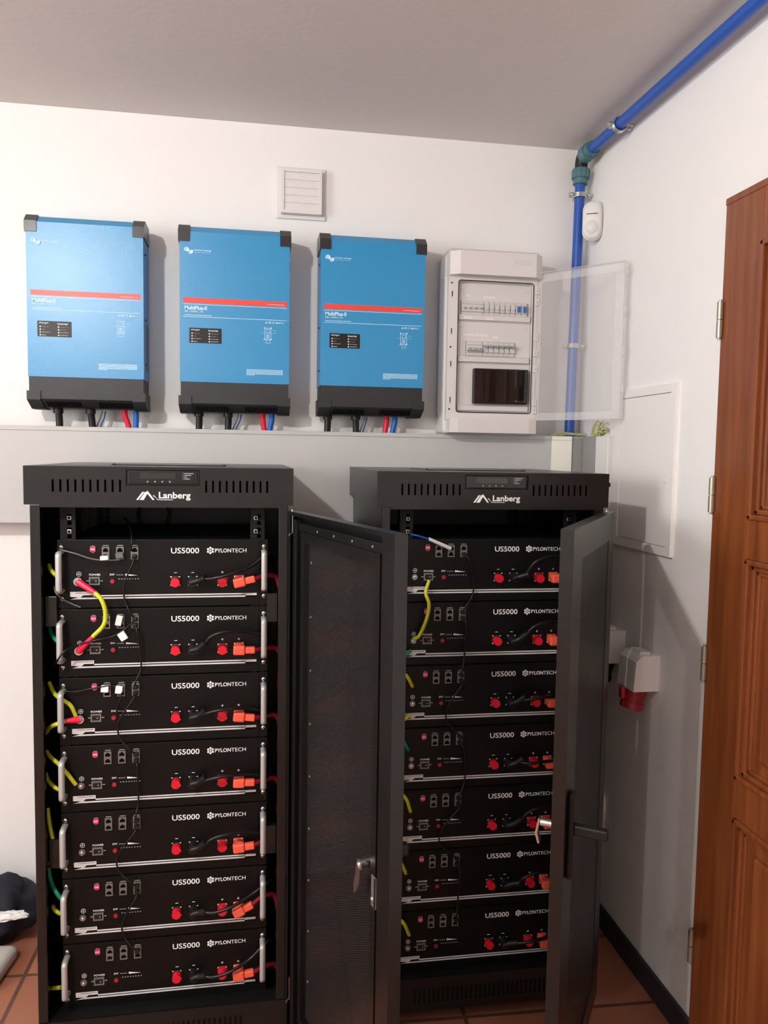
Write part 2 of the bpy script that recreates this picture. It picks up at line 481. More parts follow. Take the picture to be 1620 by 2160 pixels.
# inverters ---------------------------------------------------------
def make_inverter():
    r = empty('inverter')
    W = .32
    # side outline (y, z): front at -.141, chamfer at the top
    b = MB()
    b.prism([(-.141, -.437), (-.141, -.003), (-.118, .017), (-.012, .017), (-.012, -.437)], 'x', 0.0, W, 'inv')
    b.build('blue_casing', r)
    b = MB()
    b.box(.004, W-.004, -.012, 0, -.50, .0, 'invblack')
    for zz in (-.07, -.26, -.39):
        for xx in (-.0015, W+.0015): b.cyl((xx-.0015, -.10, zz), (xx+.0015, -.10, zz), .003, 'invblack', 8)
    b.build('mounting_bracket', r)
    b = MB()
    b.prism([(-.1405, -.437), (-.1405, -.500), (-.090, -.523), (-.014, -.523), (-.014, -.437)], 'x', .002, W-.002, 'invblack')
    for k in range(13):
        for x0 in (.045, .19):
            x = x0+k*.0075
            b.prism([(-.128, -.5075), (-.128, -.5090), (-.100, -.5215), (-.100, -.5195)], 'x', x, x+.0035, 'hole')
    b.build('terminal_cover', r)
    for sx in (0, 1):
        b = MB(); x0, x1 = (-.004, .029) if sx == 0 else (W-.029, W+.004)
        b.prism([(-.1445, -.031), (-.1445, -.001), (-.119, .021), (-.03, .021), (-.03, -.031)], 'x', x0, x1, 'capgrey')
        b.build('corner_cap', r)
        b = MB(); x0, x1 = (-.004, .033) if sx == 0 else (W-.033, W+.004)
        b.prism([(-.1445, -.478), (-.1445, -.503), (-.090, -.5275), (-.03, -.5275), (-.03, -.478)], 'x', x0, x1, 'invblack')
        b.build('corner_cap', r)
    y = -.1414
    b = MB()
    b.box(.0098, .312, y, -.1405, -.2075, -.1925, 'invred')
    b.text('victronenergy.com', .254, .304, -.2048, -.2005, y-.0004, 'lightblue', .01)
    b.build('red_stripe', r)
    b = MB()
    b.box(.0098, .312, y, -.1405, -.2120, -.2107, 'lightblue')
    b.box(.0098, .312, y, -.1405, -.2484, -.2471, 'lightblue')
    b.text('MultiPlus-II', .0139, .0778, -.2275, -.2160, y, 'lightblue', .035)
    b.text('48 | 5000 | 70', .0139, .0673, -.2362, -.2300, y, 'lightblue', .01)
    # fine print rows, too small to read
    def fine(x0, x1, z, h, seed):
        rr = random.Random(seed); x = x0
        while x < x1:
            w = rr.uniform(.0025, .0075); b.box(x, min(x+w, x1), y, -.1405, z, z+h, 'lightblue'); x += w+.0010
    fine(.0139, .0916, -.2436, .0017, 1)
    for k in range(6): fine(.1937, .3012 if k < 5 else .217, -.3972-k*.0031, .0016, 20+k)
    # wave mark and name
    b.tube([(.0152, y, -.0590), (.0168, y, -.0515), (.0235, y, -.0505), (.0268, y, -.0560), (.0300, y, -.0645), (.0368, y, -.0640), (.0382, y, -.0570)], .0026, 'lightblue', 6, 5)
    b.box(.0175, .0245, y, -.1405, -.0600, -.0510, 'lightblue'); b.box(.0285, .0370, y, -.1405, -.0650, -.0560, 'lightblue')
    b.text('victron energy', .0400, .0913, -.0592, -.0528, y, 'lightblue', .015)
    b.text('BLUE POWER', .0430, .0860, -.0630, -.0608, y, 'lightblue', .0)
    # small approval marks
    b.prism([(.2480, -.2580), (.2545, -.2580), (.25125, -.2528)], 'y', y, -.1405, 'lightblue')
    b.plate(.2575, .2650, -.2580, -.2530, y, -.1405, [(.2590, .2635, -.2568, -.2543)], 'lightblue')
    b.text('CE', .2680, .2765, -.2580, -.2530, y, 'lightblue', .01)
    b.prism([(.2795, -.2580), (.2870, -.2580), (.2850, -.2540), (.2832, -.2528), (.2812, -.2540)], 'y', y, -.1405, 'lightblue')
    b.text('IP21', .2885, .3029, -.2580, -.2533, y, 'lightblue', .01)
    # mounting diagram
    b.plate(.2462, .2657, -.3050, -.2720, y, -.1405, [(.2474, .2645, -.3038, -.2732)], 'lightblue')
    b.plate(.2520, .2620, -.2860, -.2760, y, -.1405, [(.2530, .2610, -.2850, -.2770)], 'lightblue')
    b.plate(.2500, .2630, -.3165, -.3070, y, -.1405, [(.2510, .2620, -.3155, -.3080)], 'lightblue')
    for xx in (.2462, .2657):
        for zz in (-.3050, -.2720): b.box(xx-.002, xx+.002, y, -.1405, zz-.0022, zz+.0022, 'lightblue')
    b.box(.2347, .2808, y, -.1405, -.2873, -.2868, 'lightblue'); b.box(.270, .2808, y, -.1405, -.2795, -.2789, 'lightblue')
    for k in range(3): b.box(.2515+k*.0035, .2530+k*.0035, y, -.1405, -.3020, -.2900, 'lightblue')
    b.build('printed_marks', r, fix=False)
    # indicator panel
    b = MB(); b.box(.0273, .1206, y-.0002, -.1405, -.3235, -.2795, 'black', .0006)
    pn = b.build('indicator_panel', r)
    yy = y-.0005
    b = MB()
    b.text('charger', .0320, .0585, -.2885, -.2825, yy, 'white', .01)
    b.text('inverter', .0825, .1115, -.2893, -.2835, yy, 'white', .01)
    for k, (a, c) in enumerate((('mains on', 'inverter on'), ('bulk', 'overload'), ('absorption', 'low battery'), ('float', 'temperature'))):
        z = -.2955-k*.0078
        for x in (.0352, .0850): b.cyl((x, yy, z), (x, yy+.0004, z), .0021, 'white', 10, smooth=False)
        b.text(a, .0395, .0395+.0022*len(a), z-.0016, z+.0014, yy, 'greyprint' if k < 2 else 'white', .0)
        b.text(c, .0893, .0893+.0020*len(c), z-.0016, z+.0014, yy, 'greyprint' if k < 2 else 'white', .0)
    b.build('indicator_lettering', pn, fix=False)
    return r
inv0 = make_inverter()
INV = [(-.0147, 2.1278), (.4078, 2.1257), (.8214, 2.1264)]
inv_lab = ['glossy blue wall inverter with black base, the one farthest from the white fuse box',
           'blue wall inverter with black base hanging in the middle of the three',
           'blue wall inverter with black base hanging next to the white fuse box']
for i, (x, z) in enumerate(INV):
    o = inv0 if i == 0 else copy_tree(inv0)
    o.location = (x, 0, z)
    tag(o, inv_lab[i], 'inverter', 'blue inverters on the back wall')
# side sticker only on the first inverter
b = MB(); b.box(.3200, .3206, -.085, -.030, -.405, -.27, 'greytag'); b.build('side_sticker', inv0)

# cables under the inverters going into the trunking
which = ['the inverter farthest from the white fuse box', 'the middle inverter', 'the inverter beside the white fuse box']
CX = [[(.048, .050), (.140, .144), (.173, .154), (.238, .250), (.270, .270)],
      [(.457, .457), (.545, .545), (.577, .557), (.650, .656), (.678, .672)],
      [(.853, .853), (.942, .945), (.972, .957), (1.041, 1.038), (1.068, 1.062)]]
kinds = [('black_cable', 'blackcable', .0105, 'thick black cable, the outer one'), ('black_cable', 'blackcable', .0105, 'thick black cable, the inner one'),
         ('control_cable', 'bluecable', .0026, 'thin slanting blue grey control cable'),
         ('red_battery_cable', 'redcable', .0085, 'red battery cable'), ('blue_battery_cable', 'bluecable', .0085, 'blue battery cable')]
for i in range(3):
    for k, (x0, x1) in enumerate(CX[i]):
        n, m_, r_, lb = kinds[k]
        b = MB()
        if k == 2:
            b.tube([(x0, -.060, 1.60), (x0-.006, -.058, 1.580), (x1, -.050, 1.545), (x1-.002, -.05, 1.48)], r_, 'greytag')
            b.tube([(x0+.008, -.050, 1.60), (x0+.004, -.05, 1.58), (x1+.010, -.045, 1.545), (x1+.008, -.045, 1.48)], r_*.8, m_)
        else:
            b.tube([(x0, -.062, 1.606), (x0+.001, -.058, 1.585), (x1, -.055, 1.545), (x1, -.055, 1.46)], r_, m_, 14)
            if k < 2: b.cyl((x0, -.062, 1.590), (x0, -.062, 1.604), r_+.004, 'black', 14)
        tag(b.build(n), '%s under %s' % (lb, which[i]), 'cable', 'cables between inverters and trunking')

# trunking on the back wall
TT, TZ, TB = -.085, 1.5500, 1.2670
t = empty('cable_trunking', (0, 0, TB)); tag(t, 'wide light grey cable trunking running along the back wall behind the racks', 'cable trunking')
H = TZ-TB
b = MB(); XT0 = -1.3
b.box(XT0, XR-.001, -.004, -.0005, 0, H, 'trunk')
b.box(XT0, XR-.001, TT+.003, -.0005, 0, .004, 'trunk')
b.box(XT0, XR-.001, TT+.003, TT+.02, H-.004, H, 'trunk')
b.build('trunking_base', t)
b = MB()
b.box(XT0, 1.588, TT, TT+.003, .002, H-.009, 'trunk')
b.box(XT0, 1.588, TT-.003, TT+.006, H-.012, H+.001, 'trunk', .0015)
b.box(XT0, 1.588, TT-.004, TT+.006, -.003, .007, 'trunk', .0015)
b.build('front_cover', t)
b = MB()
b.box(1.5885, 1.659, TT-.001, TT+.003, .002, H-.008, 'trunkend')
b.box(1.5885, 1.659, TT-.004, TT+.006, H-.012, H+.001, 'trunkend', .0015)
b.build('end_cover', t, label='cream end piece of the cover')
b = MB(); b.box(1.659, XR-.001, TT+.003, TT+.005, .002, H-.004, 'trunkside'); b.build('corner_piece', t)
b = MB(); b.box(XR-.020, XR-.0005, -.1835, TT-.001, 1.29, TZ+.001, 'trunkside', .002)  # flat mid grey, put into the material of this corner piece
tag(b.build('grey_wall_piece'), 'grey piece on the side wall next to the trunking end', 'duct')
b = MB(); b.box(XR-.020, XR-.0005, -.272, -.1845, 1.29, TZ+.001, 'whiteplastic', .003)
tag(b.build('wall_duct'), 'narrow white vertical duct on the wall between trunking and meter cabinet door', 'duct')

# distribution box ---------------------------------------------------
DX, DZ = 1.213, 1.551
db = empty('distribution_box', (DX, 0, DZ)); tag(db, 'white plastic fuse box with its clear lid swung open, above the trunking', 'fuse box')
def X(x): return x-DX
def Z(z): return z-DZ
b = MB()
b.box(0, .310, -.112, 0, 0, .562, 'box', .012, 3)
# frame around the opening
b.plate(.006, .304, .045, .492, -.130, -.10, [(X(1.252), X(1.494), Z(1.621), Z(2.026))], 'box')
# bottom block and the hood over the door
b.prism([(.010, 0-.095), (.300, -.095), (.296, -.150), (.270, -.156), (.040, -.156), (.014, -.150)], 'z', .004, .050, 'box')
b.prism([(-.002, -.060), (.312, -.060), (.305, -.140), (.278, -.163), (.034, -.163), (.007, -.140)], 'z', .489, .560, 'box')
b.prism([(-.060, .560), (-.145, .560), (-.120, .575), (-.02, .575), (-.02, .560)], 'x', .012, .298, 'box')
b.box(.205, .262, -.1640, -.160, .525, .541, 'boxshade')
for z in (2.018, 1.821, 1.628):
    b.cyl((X(1.229), -.1310, Z(z)), (X(1.229), -.125, Z(z)), .0028, 'gasket', 12)
for z in (1.986, 1.872, 1.770, 1.659):
    b.box(X(1.2295), X(1.2325), -.1308, -.12, Z(z-.009), Z(z+.007), 'gasket')
    b.box(X(1.2265), X(1.2355), -.1308, -.12, Z(z-.0125), Z(z-.0115), 'breakerdark')
for z in (2.005, 1.97, 1.86, 1.81, 1.76, 1.655, 1.63):
    b.box(X(1.500), X(1.5145), -.1350, -.12, Z(z-.011), Z(z+.011), 'box', .002)
    b.cyl((X(1.5075), -.1355, Z(z)), (X(1.5075), -.13, Z(z)), .002, 'breakerdark', 8)
b.build('enclosure', db)
# black seal round the opening
def rrect(x0, x1, z0, z1, r, n=5):
    out = []
    for cx, cz, a in ((x1-r, z1-r, 0), (x0+r, z1-r, 90), (x0+r, z0+r, 180), (x1-r, z0+r, 270)):
        for k in range(n+1):
            q = R(a+90*k/n); out.append((cx+r*math.cos(q), cz+r*math.sin(q)))
    return out
b = MB()
b.tube([(p[0], -.1312, p[1]) for p in rrect(X(1.2510), X(1.4955), Z(1.6195), Z(2.0275), .008)], .0015, 'gasket', 6, 1, closed=True)
b.build('door_seal', db)
# inner cover plates
COVERS = [(1.905, 2.018, (1.262, 1.484, 1.924, 1.967)), (1.775, 1.902, (1.281, 1.443, 1.797, 1.843)), (1.6225, 1.772, (1.312, 1.480, 1.655, 1.752))]
for z0, z1, h in COVERS:
    b = MB()
    b.plate(X(1.2535), X(1.4925), Z(z0), Z(z1), -.116, -.110, [(X(h[0]), X(h[1]), Z(h[2]), Z(h[3]))], 'boxshade')
    b.prism([(-.116, Z(z0)+.001), (-.124, Z(z0)+.004), (-.124, Z(z0)+.0175), (-.116, Z(z0)+.0235)], 'x', X(1.256), X(1.489), 'boxshade')
    for xx in (1.2625, 1.475):
        b.box(X(xx), X(xx+.008), -.1168, -.11, Z(z1)-.0160, Z(z1)-.0150, 'breakerdark')
        b.box(X(xx), X(xx+.007), -.1246, -.11, Z(z0)+.0110, Z(z0)+.0118, 'breakerdark')
    b.build('cover_plate', db)
for x0, x1, z in ((1.279, 1.295, 1.984), (1.338, 1.374, 1.981), (1.272, 1.298, 1.9145), (1.345, 1.367, 1.9125), (1.2735, 1.309, 1.862), (1.313, 1.352, 1.8625), (1.37, 1.386, 1.857)):
    b = MB()
    b.box(X(x0), X(x1), -.1246 if abs(z-1.9135) < .005 else -.1166, -.11, Z(z-.003), Z(z+.0035), 'whiteplastic')
    for k in range(int((x1-x0)/.004)-1):
        yq = -.1250 if abs(z-1.9135) < .005 else -.1170
        b.box(X(x0+.003+k*.004), X(x0+.0055+k*.004), yq, -.11, Z(z-.0006), Z(z+.001), 'breaker')
    b.build('paper_label', db)
def breaker(x, w, z, mt='breaker', tog='breakerdark', up=False, blue=False):
    b = MB()
    b.box(X(x), X(x+w-.0006), -.121, -.06, Z(z-.022), Z(z+.022), mt, .0012)
    b.box(X(x+.0006), X(x+w-.0012), -.127, -.118, Z(z-.012), Z(z+.012), mt, .0012)
    tz = z+(.004 if up else -.002)
    n = max(1, round(w/.018))
    for k in range(n):
        cx = x+w*(k+.5)/n
        if blue: b.box(X(cx-.0055), X(cx+.0055), -.130, -.12, Z(z-.009), Z(z+.009), 'brblue', .001)
        else:
            b.box(X(cx-.0035), X(cx+.0035), -.133, -.125, Z(tz-.003), Z(tz+.003), tog, .001)
    b.box(X(x+.001), X(x+w-.0015), -.1275, -.12, Z(z+.0100), Z(z+.0112), tog)
    b.build('circuit_breaker', db)
breaker(1.264, .0720, 1.9455)
for k in range(6): breaker(1.3365+k*.0172, .0172, 1.9455, 'breaker', 'breaker')
for k in range(2): breaker(1.440+k*.0195, .0195, 1.9455, blue=True)
breaker(1.2830, .0525, 1.820)
for k in range(6): breaker(1.3360+k*.0175, .0175, 1.820, up=True)
b = MB(); b.box(X(1.283), X(1.337), -.1345, -.125, Z(1.811), Z(1.815), 'breakerdark', .001)
b.box(X(1.336), X(1.441), -.1345, -.125, Z(1.8255), Z(1.8305), 'breakerdark', .001); b.build('toggle_bar', db)
b = MB()
b.box(X(1.306), X(1.484), -.136, -.112, Z(1.6475), Z(1.7575), 'black', .003, 3)
b.box(X(1.3105), X(1.4795), -.1366, -.135, Z(1.6520), Z(1.7530), 'screen')
b.text('victron energy', X(1.450), X(1.472), Z(1.6555), Z(1.6580), -.1368, 'greyprint')
b.tube([(X(1.441), -.1366, Z(1.6585)), (X(1.4435), -.1366, Z(1.6595)), (X(1.4455), -.1366, Z(1.6555)), (X(1.448), -.1366, Z(1.6565))], .0007, 'greyprint', 5, 4)
b.build('touch_screen', db)
# lid, hinged at the side of the box
hx, hy = 1.512, -.128
ang = math.atan2(-.355-hy, 1.700-hx)
lid = MB(); Lw = math.hypot(1.700-hx, -.355-hy); z0, z1 = Z(1.598), Z(2.058)
lid.box(.012, Lw-.036, .0, .0022, z0+.024, z1-.026, 'lid')
lidob = lid.build('lid', db, loc=(X(hx), hy, 0), rot=(0, 0, ang))
rim = MB()
rim.box(.0, Lw, -.0220, .0, z1-.0022, z1, 'lidrim'); rim.box(.0, Lw, -.0220, .0, z0, z0+.0022, 'lidrim')
rim.box(Lw-.0025, Lw, -.0220, .0, z0+.0022, z1-.0022, 'lidrim'); rim.box(.0, .0022, -.012, .0, z0+.0022, z1-.0022, 'lidrim')
for zz in (.43, .32, .20, .09): rim.box(Lw-.0, Lw+.006, -.018, -.004, z0+zz-.014, z0+zz+.010, 'lidrim')
rim.plate(0, Lw, z0, z1, .0, .0022, [(.012, Lw-.036, z0+.024, z1-.026)], 'lidrim')
o = rim.build('rim', lidob)

# blue pipe run --------------------------------------------------------
pp = empty('water_pipe', (1.664, -.052, 1.54)); tag(pp, 'blue plastic pipe running down the corner and along the ceiling edge', 'pipe')
OX, OY, OZ = 1.664, -.052, 1.54
def lp(x, y, z): return (x-OX, y-OY, z-OZ)
b = MB(); b.cyl(lp(1.661, -.052, 1.44), lp(1.672, -.052, 2.40), .0163, 'pipe', 24); b.build('riser', pp)
b = MB(); b.cyl(lp(1.6735, -.135, 2.455), lp(1.671, -2.2, 2.452), .0163, 'pipe', 24); b.build('ceiling_run', pp)
b = MB()
b.cyl(lp(1.672, -.052, 2.370), lp(1.6725, -.052, 2.388), .0235, 'fitting', 24)
b.cyl(lp(1.6725, -.052, 2.388), lp(1.6735, -.052, 2.418), .0285, 'fitting', 24, .027)
for k in range(12):
    a = k*math.pi/6; b.cyl(lp(1.673+.027*math.cos(a), -.052+.027*math.sin(a), 2.389), lp(1.673+.027*math.cos(a), -.052+.027*math.sin(a), 2.416), .0025, 'fitting', 6)
b.cyl(lp(1.6735, -.082, 2.455), lp(1.6735, -.118, 2.455), .0270, 'fitting', 24)
b.cyl(lp(1.6735, -.118, 2.455), lp(1.6735, -.140, 2.455), .0235, 'fitting', 24)
b.tube([lp(1.6735, -.052, 2.415), lp(1.6735, -.053, 2.437), lp(1.6735, -.060, 2.452), lp(1.6735, -.072, 2.456), lp(1.6735, -.09, 2.456)], .0205, 'gasket', 18)
b.build('elbow', pp)
def clamp(name, c, axis, label):
    q = empty(name, c)
    if axis == 'y': q.rotation_euler = (R(90), 0, 0)
    b = MB()
    b.tube([(.0195*math.cos(R(a)), .0195*math.sin(R(a)), 0) for a in range(0, 360, 30)], .0022, 'gasket', 8, 3, closed=True)
    for dz in (-.005, 0, .005):
        b.tube([(.0205*math.cos(R(a)), .0205*math.sin(R(a)), dz) for a in range(0, 360, 30)], .0030, 'steel', 8, 3, closed=True)
    for s_ in (-1, 1):
        b.box(s_*.028-.008, s_*.028+.008, -.004, .004, -.008, .008, 'steel', .001)
        b.cyl((s_*.030, -.012, 0), (s_*.030, .008, 0), .0035, 'steel', 10)
        b.dome((s_*.030, -.012, 0), .0055, (0, -1, 0), 'steel')
    b.build('clamp_ring', q)
    b = MB()
    if axis == 'z': b.cyl((0, .022, 0), (0, -c[1]-.001, 0), .004, 'steel', 10)
    else: b.cyl((.022, 0, 0), (XR-c[0]-.001, 0, 0), .004, 'steel', 10)
    b.build('wall_stud', q)
    tag(q, label, 'pipe clamp', 'steel clamps holding the blue pipe')
clamp('pipe_clamp', (1.671, -.052, 2.335), 'z', 'metal clamp around the blue pipe just above the motion sensor')
clamp('pipe_clamp', (1.665, -.052, 1.849), 'z', 'metal clamp around the blue pipe seen through the clear lid')
clamp('pipe_clamp', (1.673, -.324, 2.454), 'y', 'metal clamp around the blue pipe along the ceiling')

# motion sensor
ms = empty('motion_sensor', (1.690, -.118, 2.236), R(-28)); tag(ms, 'white oval motion sensor beside the blue pipe in the corner', 'motion sensor')
b = MB(); b.prism([(p[0], p[1]) for p in rrect(-.031, .031, -.060, .062, .028, 7)], 'y', -.004, .012, 'whiteplastic')
bm2 = bmesh.new(); bmesh.ops.create_uvsphere(bm2, u_segments=32, v_segments=20, radius=1)
for v_ in bm2.verts:
    x, y, z = v_.co
    se = lambda t_, e: math.copysign(abs(t_)**e, t_)
    v_.co = (se(x, .8)*.031, se(y, .8)*.024-.004, se(z, .62)*.060+.001)
b.merge(bm2, 'whiteplastic', True); b.build('sensor_body', ms)
b = MB(); bm2 = bmesh.new(); bmesh.ops.create_uvsphere(bm2, u_segments=24, v_segments=16, radius=1)
for v_ in bm2.verts: v_.co = (v_.co.x*.023, v_.co.y*.016-.0165, v_.co.z*.026-.022)
b.merge(bm2, 'vent', True); b.build('lens', ms)
b = MB(); b.box(-.017, .017, -.0300, -.026, .0155, .0172, 'gasket'); b.build('indicator_slit', ms)
b = MB(); b.box(-.012, .012, .0, .030, -.02, .02, 'whiteplastic'); b.build('wall_mount', ms)

# flush cabinet door on the right wall
pc = empty('meter_cabinet', (XR, -.465, 1.2224)); tag(pc, 'flat white cabinet door in a slim frame on the side wall', 'cabinet')
b = MB()
b.plate(-.1766, .1766, 0, .4608, -.010, 0, [(-.134, .152, .024, .437)], 'panelwhite')
b.build('frame', pc, rot=(0, 0, R(-90)))
b = MB(); b.box(-.1325, .1505, -.0075, -.001, .0255, .4355, 'panelwhite', .001)
d_ = b.build('door', pc, rot=(0, 0, R(-90)))
b = MB(); b.box(.128, .142, -.0095, -.006, .195, .201, 'vent', .001); b.box(.131, .139, -.0090, -.006, .215, .219, 'vent', .001); b.build('latch', d_)
# industrial sockets
def ind_socket(y, z, capm, label, wide):
    q = empty('wall_socket', (XR, y, z)); q.rotation_euler = (0, 0, R(-90))
    b = MB()
    b.prism([(0, .0), (0, .098), (-.052, .098), (-.068, .082), (-.074, .0)], 'x', -wide/2, wide/2, 'whiteplastic')
    b.prism([(-.02, .098), (-.02, .106), (-.045, .106), (-.050, .098)], 'x', -wide/2+.02, wide/2-.02, 'whiteplastic')
    b.build('housing', q)
    b = MB(); b.cyl((0, -.040, .004), (0, -.052, -.045), .032, capm, 24, .028)
    b.cyl((0, -.050, -.040), (0, -.054, -.058), .032, capm, 24)
    b.box(-.010, .010, -.088, -.076, -.030, .004, capm, .003)
    b.build('socket_cap', q)
    tag(q, label, 'socket')
ind_socket(-.550, .848, 'plug_red', 'white wall socket with red round cap, on the side wall', .096)
ind_socket(-.350, .872, 'black', 'white wall socket with dark cap, partly behind the open rack door', .090)
b = MB()
b.tube([at_x(1262, 1640, 1.709), at_x(1274, 1690, 1.709), at_x(1270, 1740, 1.709), at_x(1262, 1800, 1.709), at_x(1258, 1840, 1.709)], .0065, 'whiteplastic', 8)
tag(b.build('white_cord'), 'white cord hanging beside the open rack door against the side wall', 'cord')

# yellow green strands on the trunking
MAT['ygpale'] = mat('pale_yellow_green_cable', (0.55, 0.56, 0.24), 0.45)
for lab, cx, cy, n, sd, span, hgt in (('small tuft of yellow green wires at the foot of the blue pipe', 1.655, -.060, 7, 3, .035, .012),
                               ('bushy tuft of yellow green wires on the trunking end by the side wall', 1.697, -.165, 12, 5, .018, .050)):
    rr = random.Random(sd); b = MB()
    for k in range(n):
        x0 = cx+rr.uniform(-span, span*.6); a = rr.uniform(.2, 1.0)
        if n == 12:
            q = cy-.005-rr.uniform(0, .055); xx = XR-.006-rr.uniform(0, .016)
            b.tube([(xx, q+.02, TZ+.003), (xx, q+.006, TZ+hgt*a*.7+.004), (xx, q-.012, TZ+hgt*a+.004), (xx+.002, q-.030, TZ+hgt*a*(.6+.3*rr.random())+.004)], .0026, 'ygpale', 6, 5)
            continue
        b.tube([(min(x0-.02, XR-.006), cy+.01, TZ+.002), (min(x0, XR-.006), cy, TZ+hgt*a*.75+.004), (min(x0+.018, XR-.006), cy-.008, TZ+hgt*a+.004), (min(x0+.034, XR-.005), cy-.016, TZ+hgt*a*.55+.004)], .0022, 'ygpale', 6, 5)
    tag(b.build('earth_wire_bundle'), lab, 'wires')

# ================================================================== RACKS
CAPH = .087
MOD_H, PITCH = .161, .1634
def tr(m, x0, z0, w): pass
def make_rack(loc, rot, ztop, door_deg, label, full):
    r = empty('server_rack', loc, rot); tag(r, label, 'server rack')
    zc0 = ztop-CAPH
    W = .60; Dp = .576
    # top cap
    b = MB()
    slots = [(.0600+k*.01610, .0600+k*.01610+.0045, ztop-.058, ztop-.030) for k in range(10)]
    slots += [(.3965+k*.01555, .3965+k*.01555+.0045, ztop-.058, ztop-.030) for k in range(10)]
    slots += [(.2200, .3840, ztop-.042, ztop-.0065)]
    b.plate(0, W, zc0, ztop, 0, .002, slots, 'rack')
    b.box(0, .002, .002, Dp, zc0, ztop, 'rack'); b.box(W-.002, W, .002, Dp, zc0, ztop, 'rack')
    b.box(.002, W-.002, .002, Dp, ztop-.002, ztop, 'rack'); b.box(.002, W-.002, Dp-.002, Dp, zc0, ztop, 'rack')
    b.box(.012, W-.012, .035, .037, zc0, ztop-.004, 'hole')
    b.box(.16, .44, .18, .40, ztop, ztop+.002, 'rack', .001)
    for xx in (.165, .435): b.dome((xx, .19, ztop+.002), .004, (0, 0, 1), 'rack')
    if not full: b.box(W, W+.009, .010, .022, ztop-.034, ztop-.023, 'black', .001)
    cap = b.build('top_cap', r)
    # display in the cap
    b = MB(); b.box(.2204, .3836, .0030, .030, ztop-.0416, ztop-.0069, 'black', .001)
    b.box(.2250, .3790, .0015, .006, ztop-.0385, ztop-.0100, 'black' if full else 'darkplastic', .001)
    b.box(.250, .330, .0012, .004, ztop-.0270, ztop-.0130, 'screen')
    for k in range(4):
        b.dome((.268+k*.0165, .0015, ztop-.0340), .0028, (0, -1, 0), 'dimsteel')
        b.box(.3455, .3475, .0010, .003, ztop-.0150-k*.0042, ztop-.0135-k*.0042, 'greyprint')
        b.box(.3490, .3490+(.021, .016, .007, .013)[k], .0010, .003, ztop-.0153-k*.0042, ztop-.0132-k*.0042, 'greyprint')
    b.build('control_display', cap)
    # maker's mark on the cap
    b = MB(); y = -.0003
    z0 = ztop-.0765
    def stroke(p, q, w):
        b.prism([(p[0], p[1]), (p[0]+w, p[1]), (q[0]+w, q[1]), (q[0], q[1])], 'y', y, 0.0, 'white')
    stroke((.2425, z0+.0010), (.2560, z0+.0195), .0045); stroke((.2500, z0+.0010), (.2620, z0+.0195), .0050)
    stroke((.2600, z0+.0195), (.2700, z0+.0100), .0)
    b.prism([(.2545, z0+.001), (.2590, z0+.001), (.2672, z0+.0155), (.2785, z0+.001), (.2830, z0+.001), (.2672, z0+.0225)], 'y', y, 0, 'white')
    b.prism([(.2790, z0+.0110), (.2815, z0+.0120), (.2900, z0+.0010), (.3240, z0+.0010), (.3240, z0+.0022), (.2908, z0+.0022)], 'y', y, 0, 'white')
    b.text('Lanberg', .2925, .3635, z0+.0000, z0+.0195, y, 'white', .022)
    b.build('lettering', cap, fix=False)
    # body: posts, sides, back, bottom
    b = MB()
    for x0, x1 in ((.012, .034), (W-.034, W-.012)):
        b.box(x0, x1, 0.0, .020, .135, zc0, 'rack', .0015); b.box(x0, x1, Dp-.022, Dp-.002, .135, zc0, 'rack')
    b.box(.034, W-.034, 0.0, .018, zc0-.006, zc0, 'rack')
    b.box(.012, W-.012, 0.004, Dp-.004, .043, .135, 'rack_in')
    b.build('frame', r)
    b = MB()
    b.box(.012, .0145, .020, Dp-.022, .045, zc0-.002, 'rack'); b.box(.0105, .012, .06, Dp-.06, .20, zc0-.07, 'rack', .0007); sp = b.build('side_panel', r)
    b = MB()
    b.box(.0085, .0105, .16, .19, zc0-.15, zc0-.09, 'steel' , .0005); b.cyl((.0075, .175, zc0-.12), (.0105, .175, zc0-.12), .008, 'black', 14); b.build('latch', sp)
    b = MB()
    b.box(W-.0145, W-.012, .020, Dp-.022, .045, zc0-.002, 'rack'); b.box(W-.012, W-.0105, .06, Dp-.06, .20, zc0-.07, 'rack', .0007); b.build('side_panel', r)
    b = MB(); b.box(.034, W-.034, Dp-.006, Dp-.004, .135, zc0, 'backpanel'); b.box(.034, W-.034, Dp-.012, Dp-.006, zc0-.055, zc0-.050, 'backpanel'); b.build('back_panel', r)
    # plinth with slots
    b = MB()
    ps = [(.115+k*.0125, .115+k*.0125+.006, .066, .104) for k in range(30)]
    b.plate(.012, W-.012, .043, .133, 0.0, .003, ps, 'rack'); b.build('plinth', r)
    # 19 inch rails with square holes
    for x0, side in ((.066, 1), (W-.100, -1)):
        for yy in (.0475, Dp-.07):
            b = MB(); hs = []
            z = .150
            hx0 = x0+.010+(.0 if side > 0 else .0)+.006
            while z < zc0-.02:
                hs.append((hx0, hx0+.0095, z, z+.0095)); z += .01588
            b.plate(x0, x0+.034, .137, zc0-.001, yy, yy+.002, hs, 'rack_in')
            xs = x0 if side > 0 else x0+.032
            b.box(xs, xs+.002, yy+.002, yy+.030, .137, zc0-.001, 'rack_in')
            b.build('mounting_rail', r)
    for (x0, x1) in ((.0345, .060), (W-.060, W-.0345)):
        for zz in (1.13, .55):
            b = MB(); b.box(x0, x1, .030, .048, zz-.055, zz+.015, 'rack', .001); b.build('rail_bracket', r)
    for sx in (.05, W-.05):
        for sy in (.07, Dp-.07):
            b = MB(); b.cyl((sx, sy, .0), (sx, sy, .012), .022, 'black', 18); b.cyl((sx, sy, .012), (sx, sy, .044), .008, 'steel', 12); b.build('levelling_foot', r)
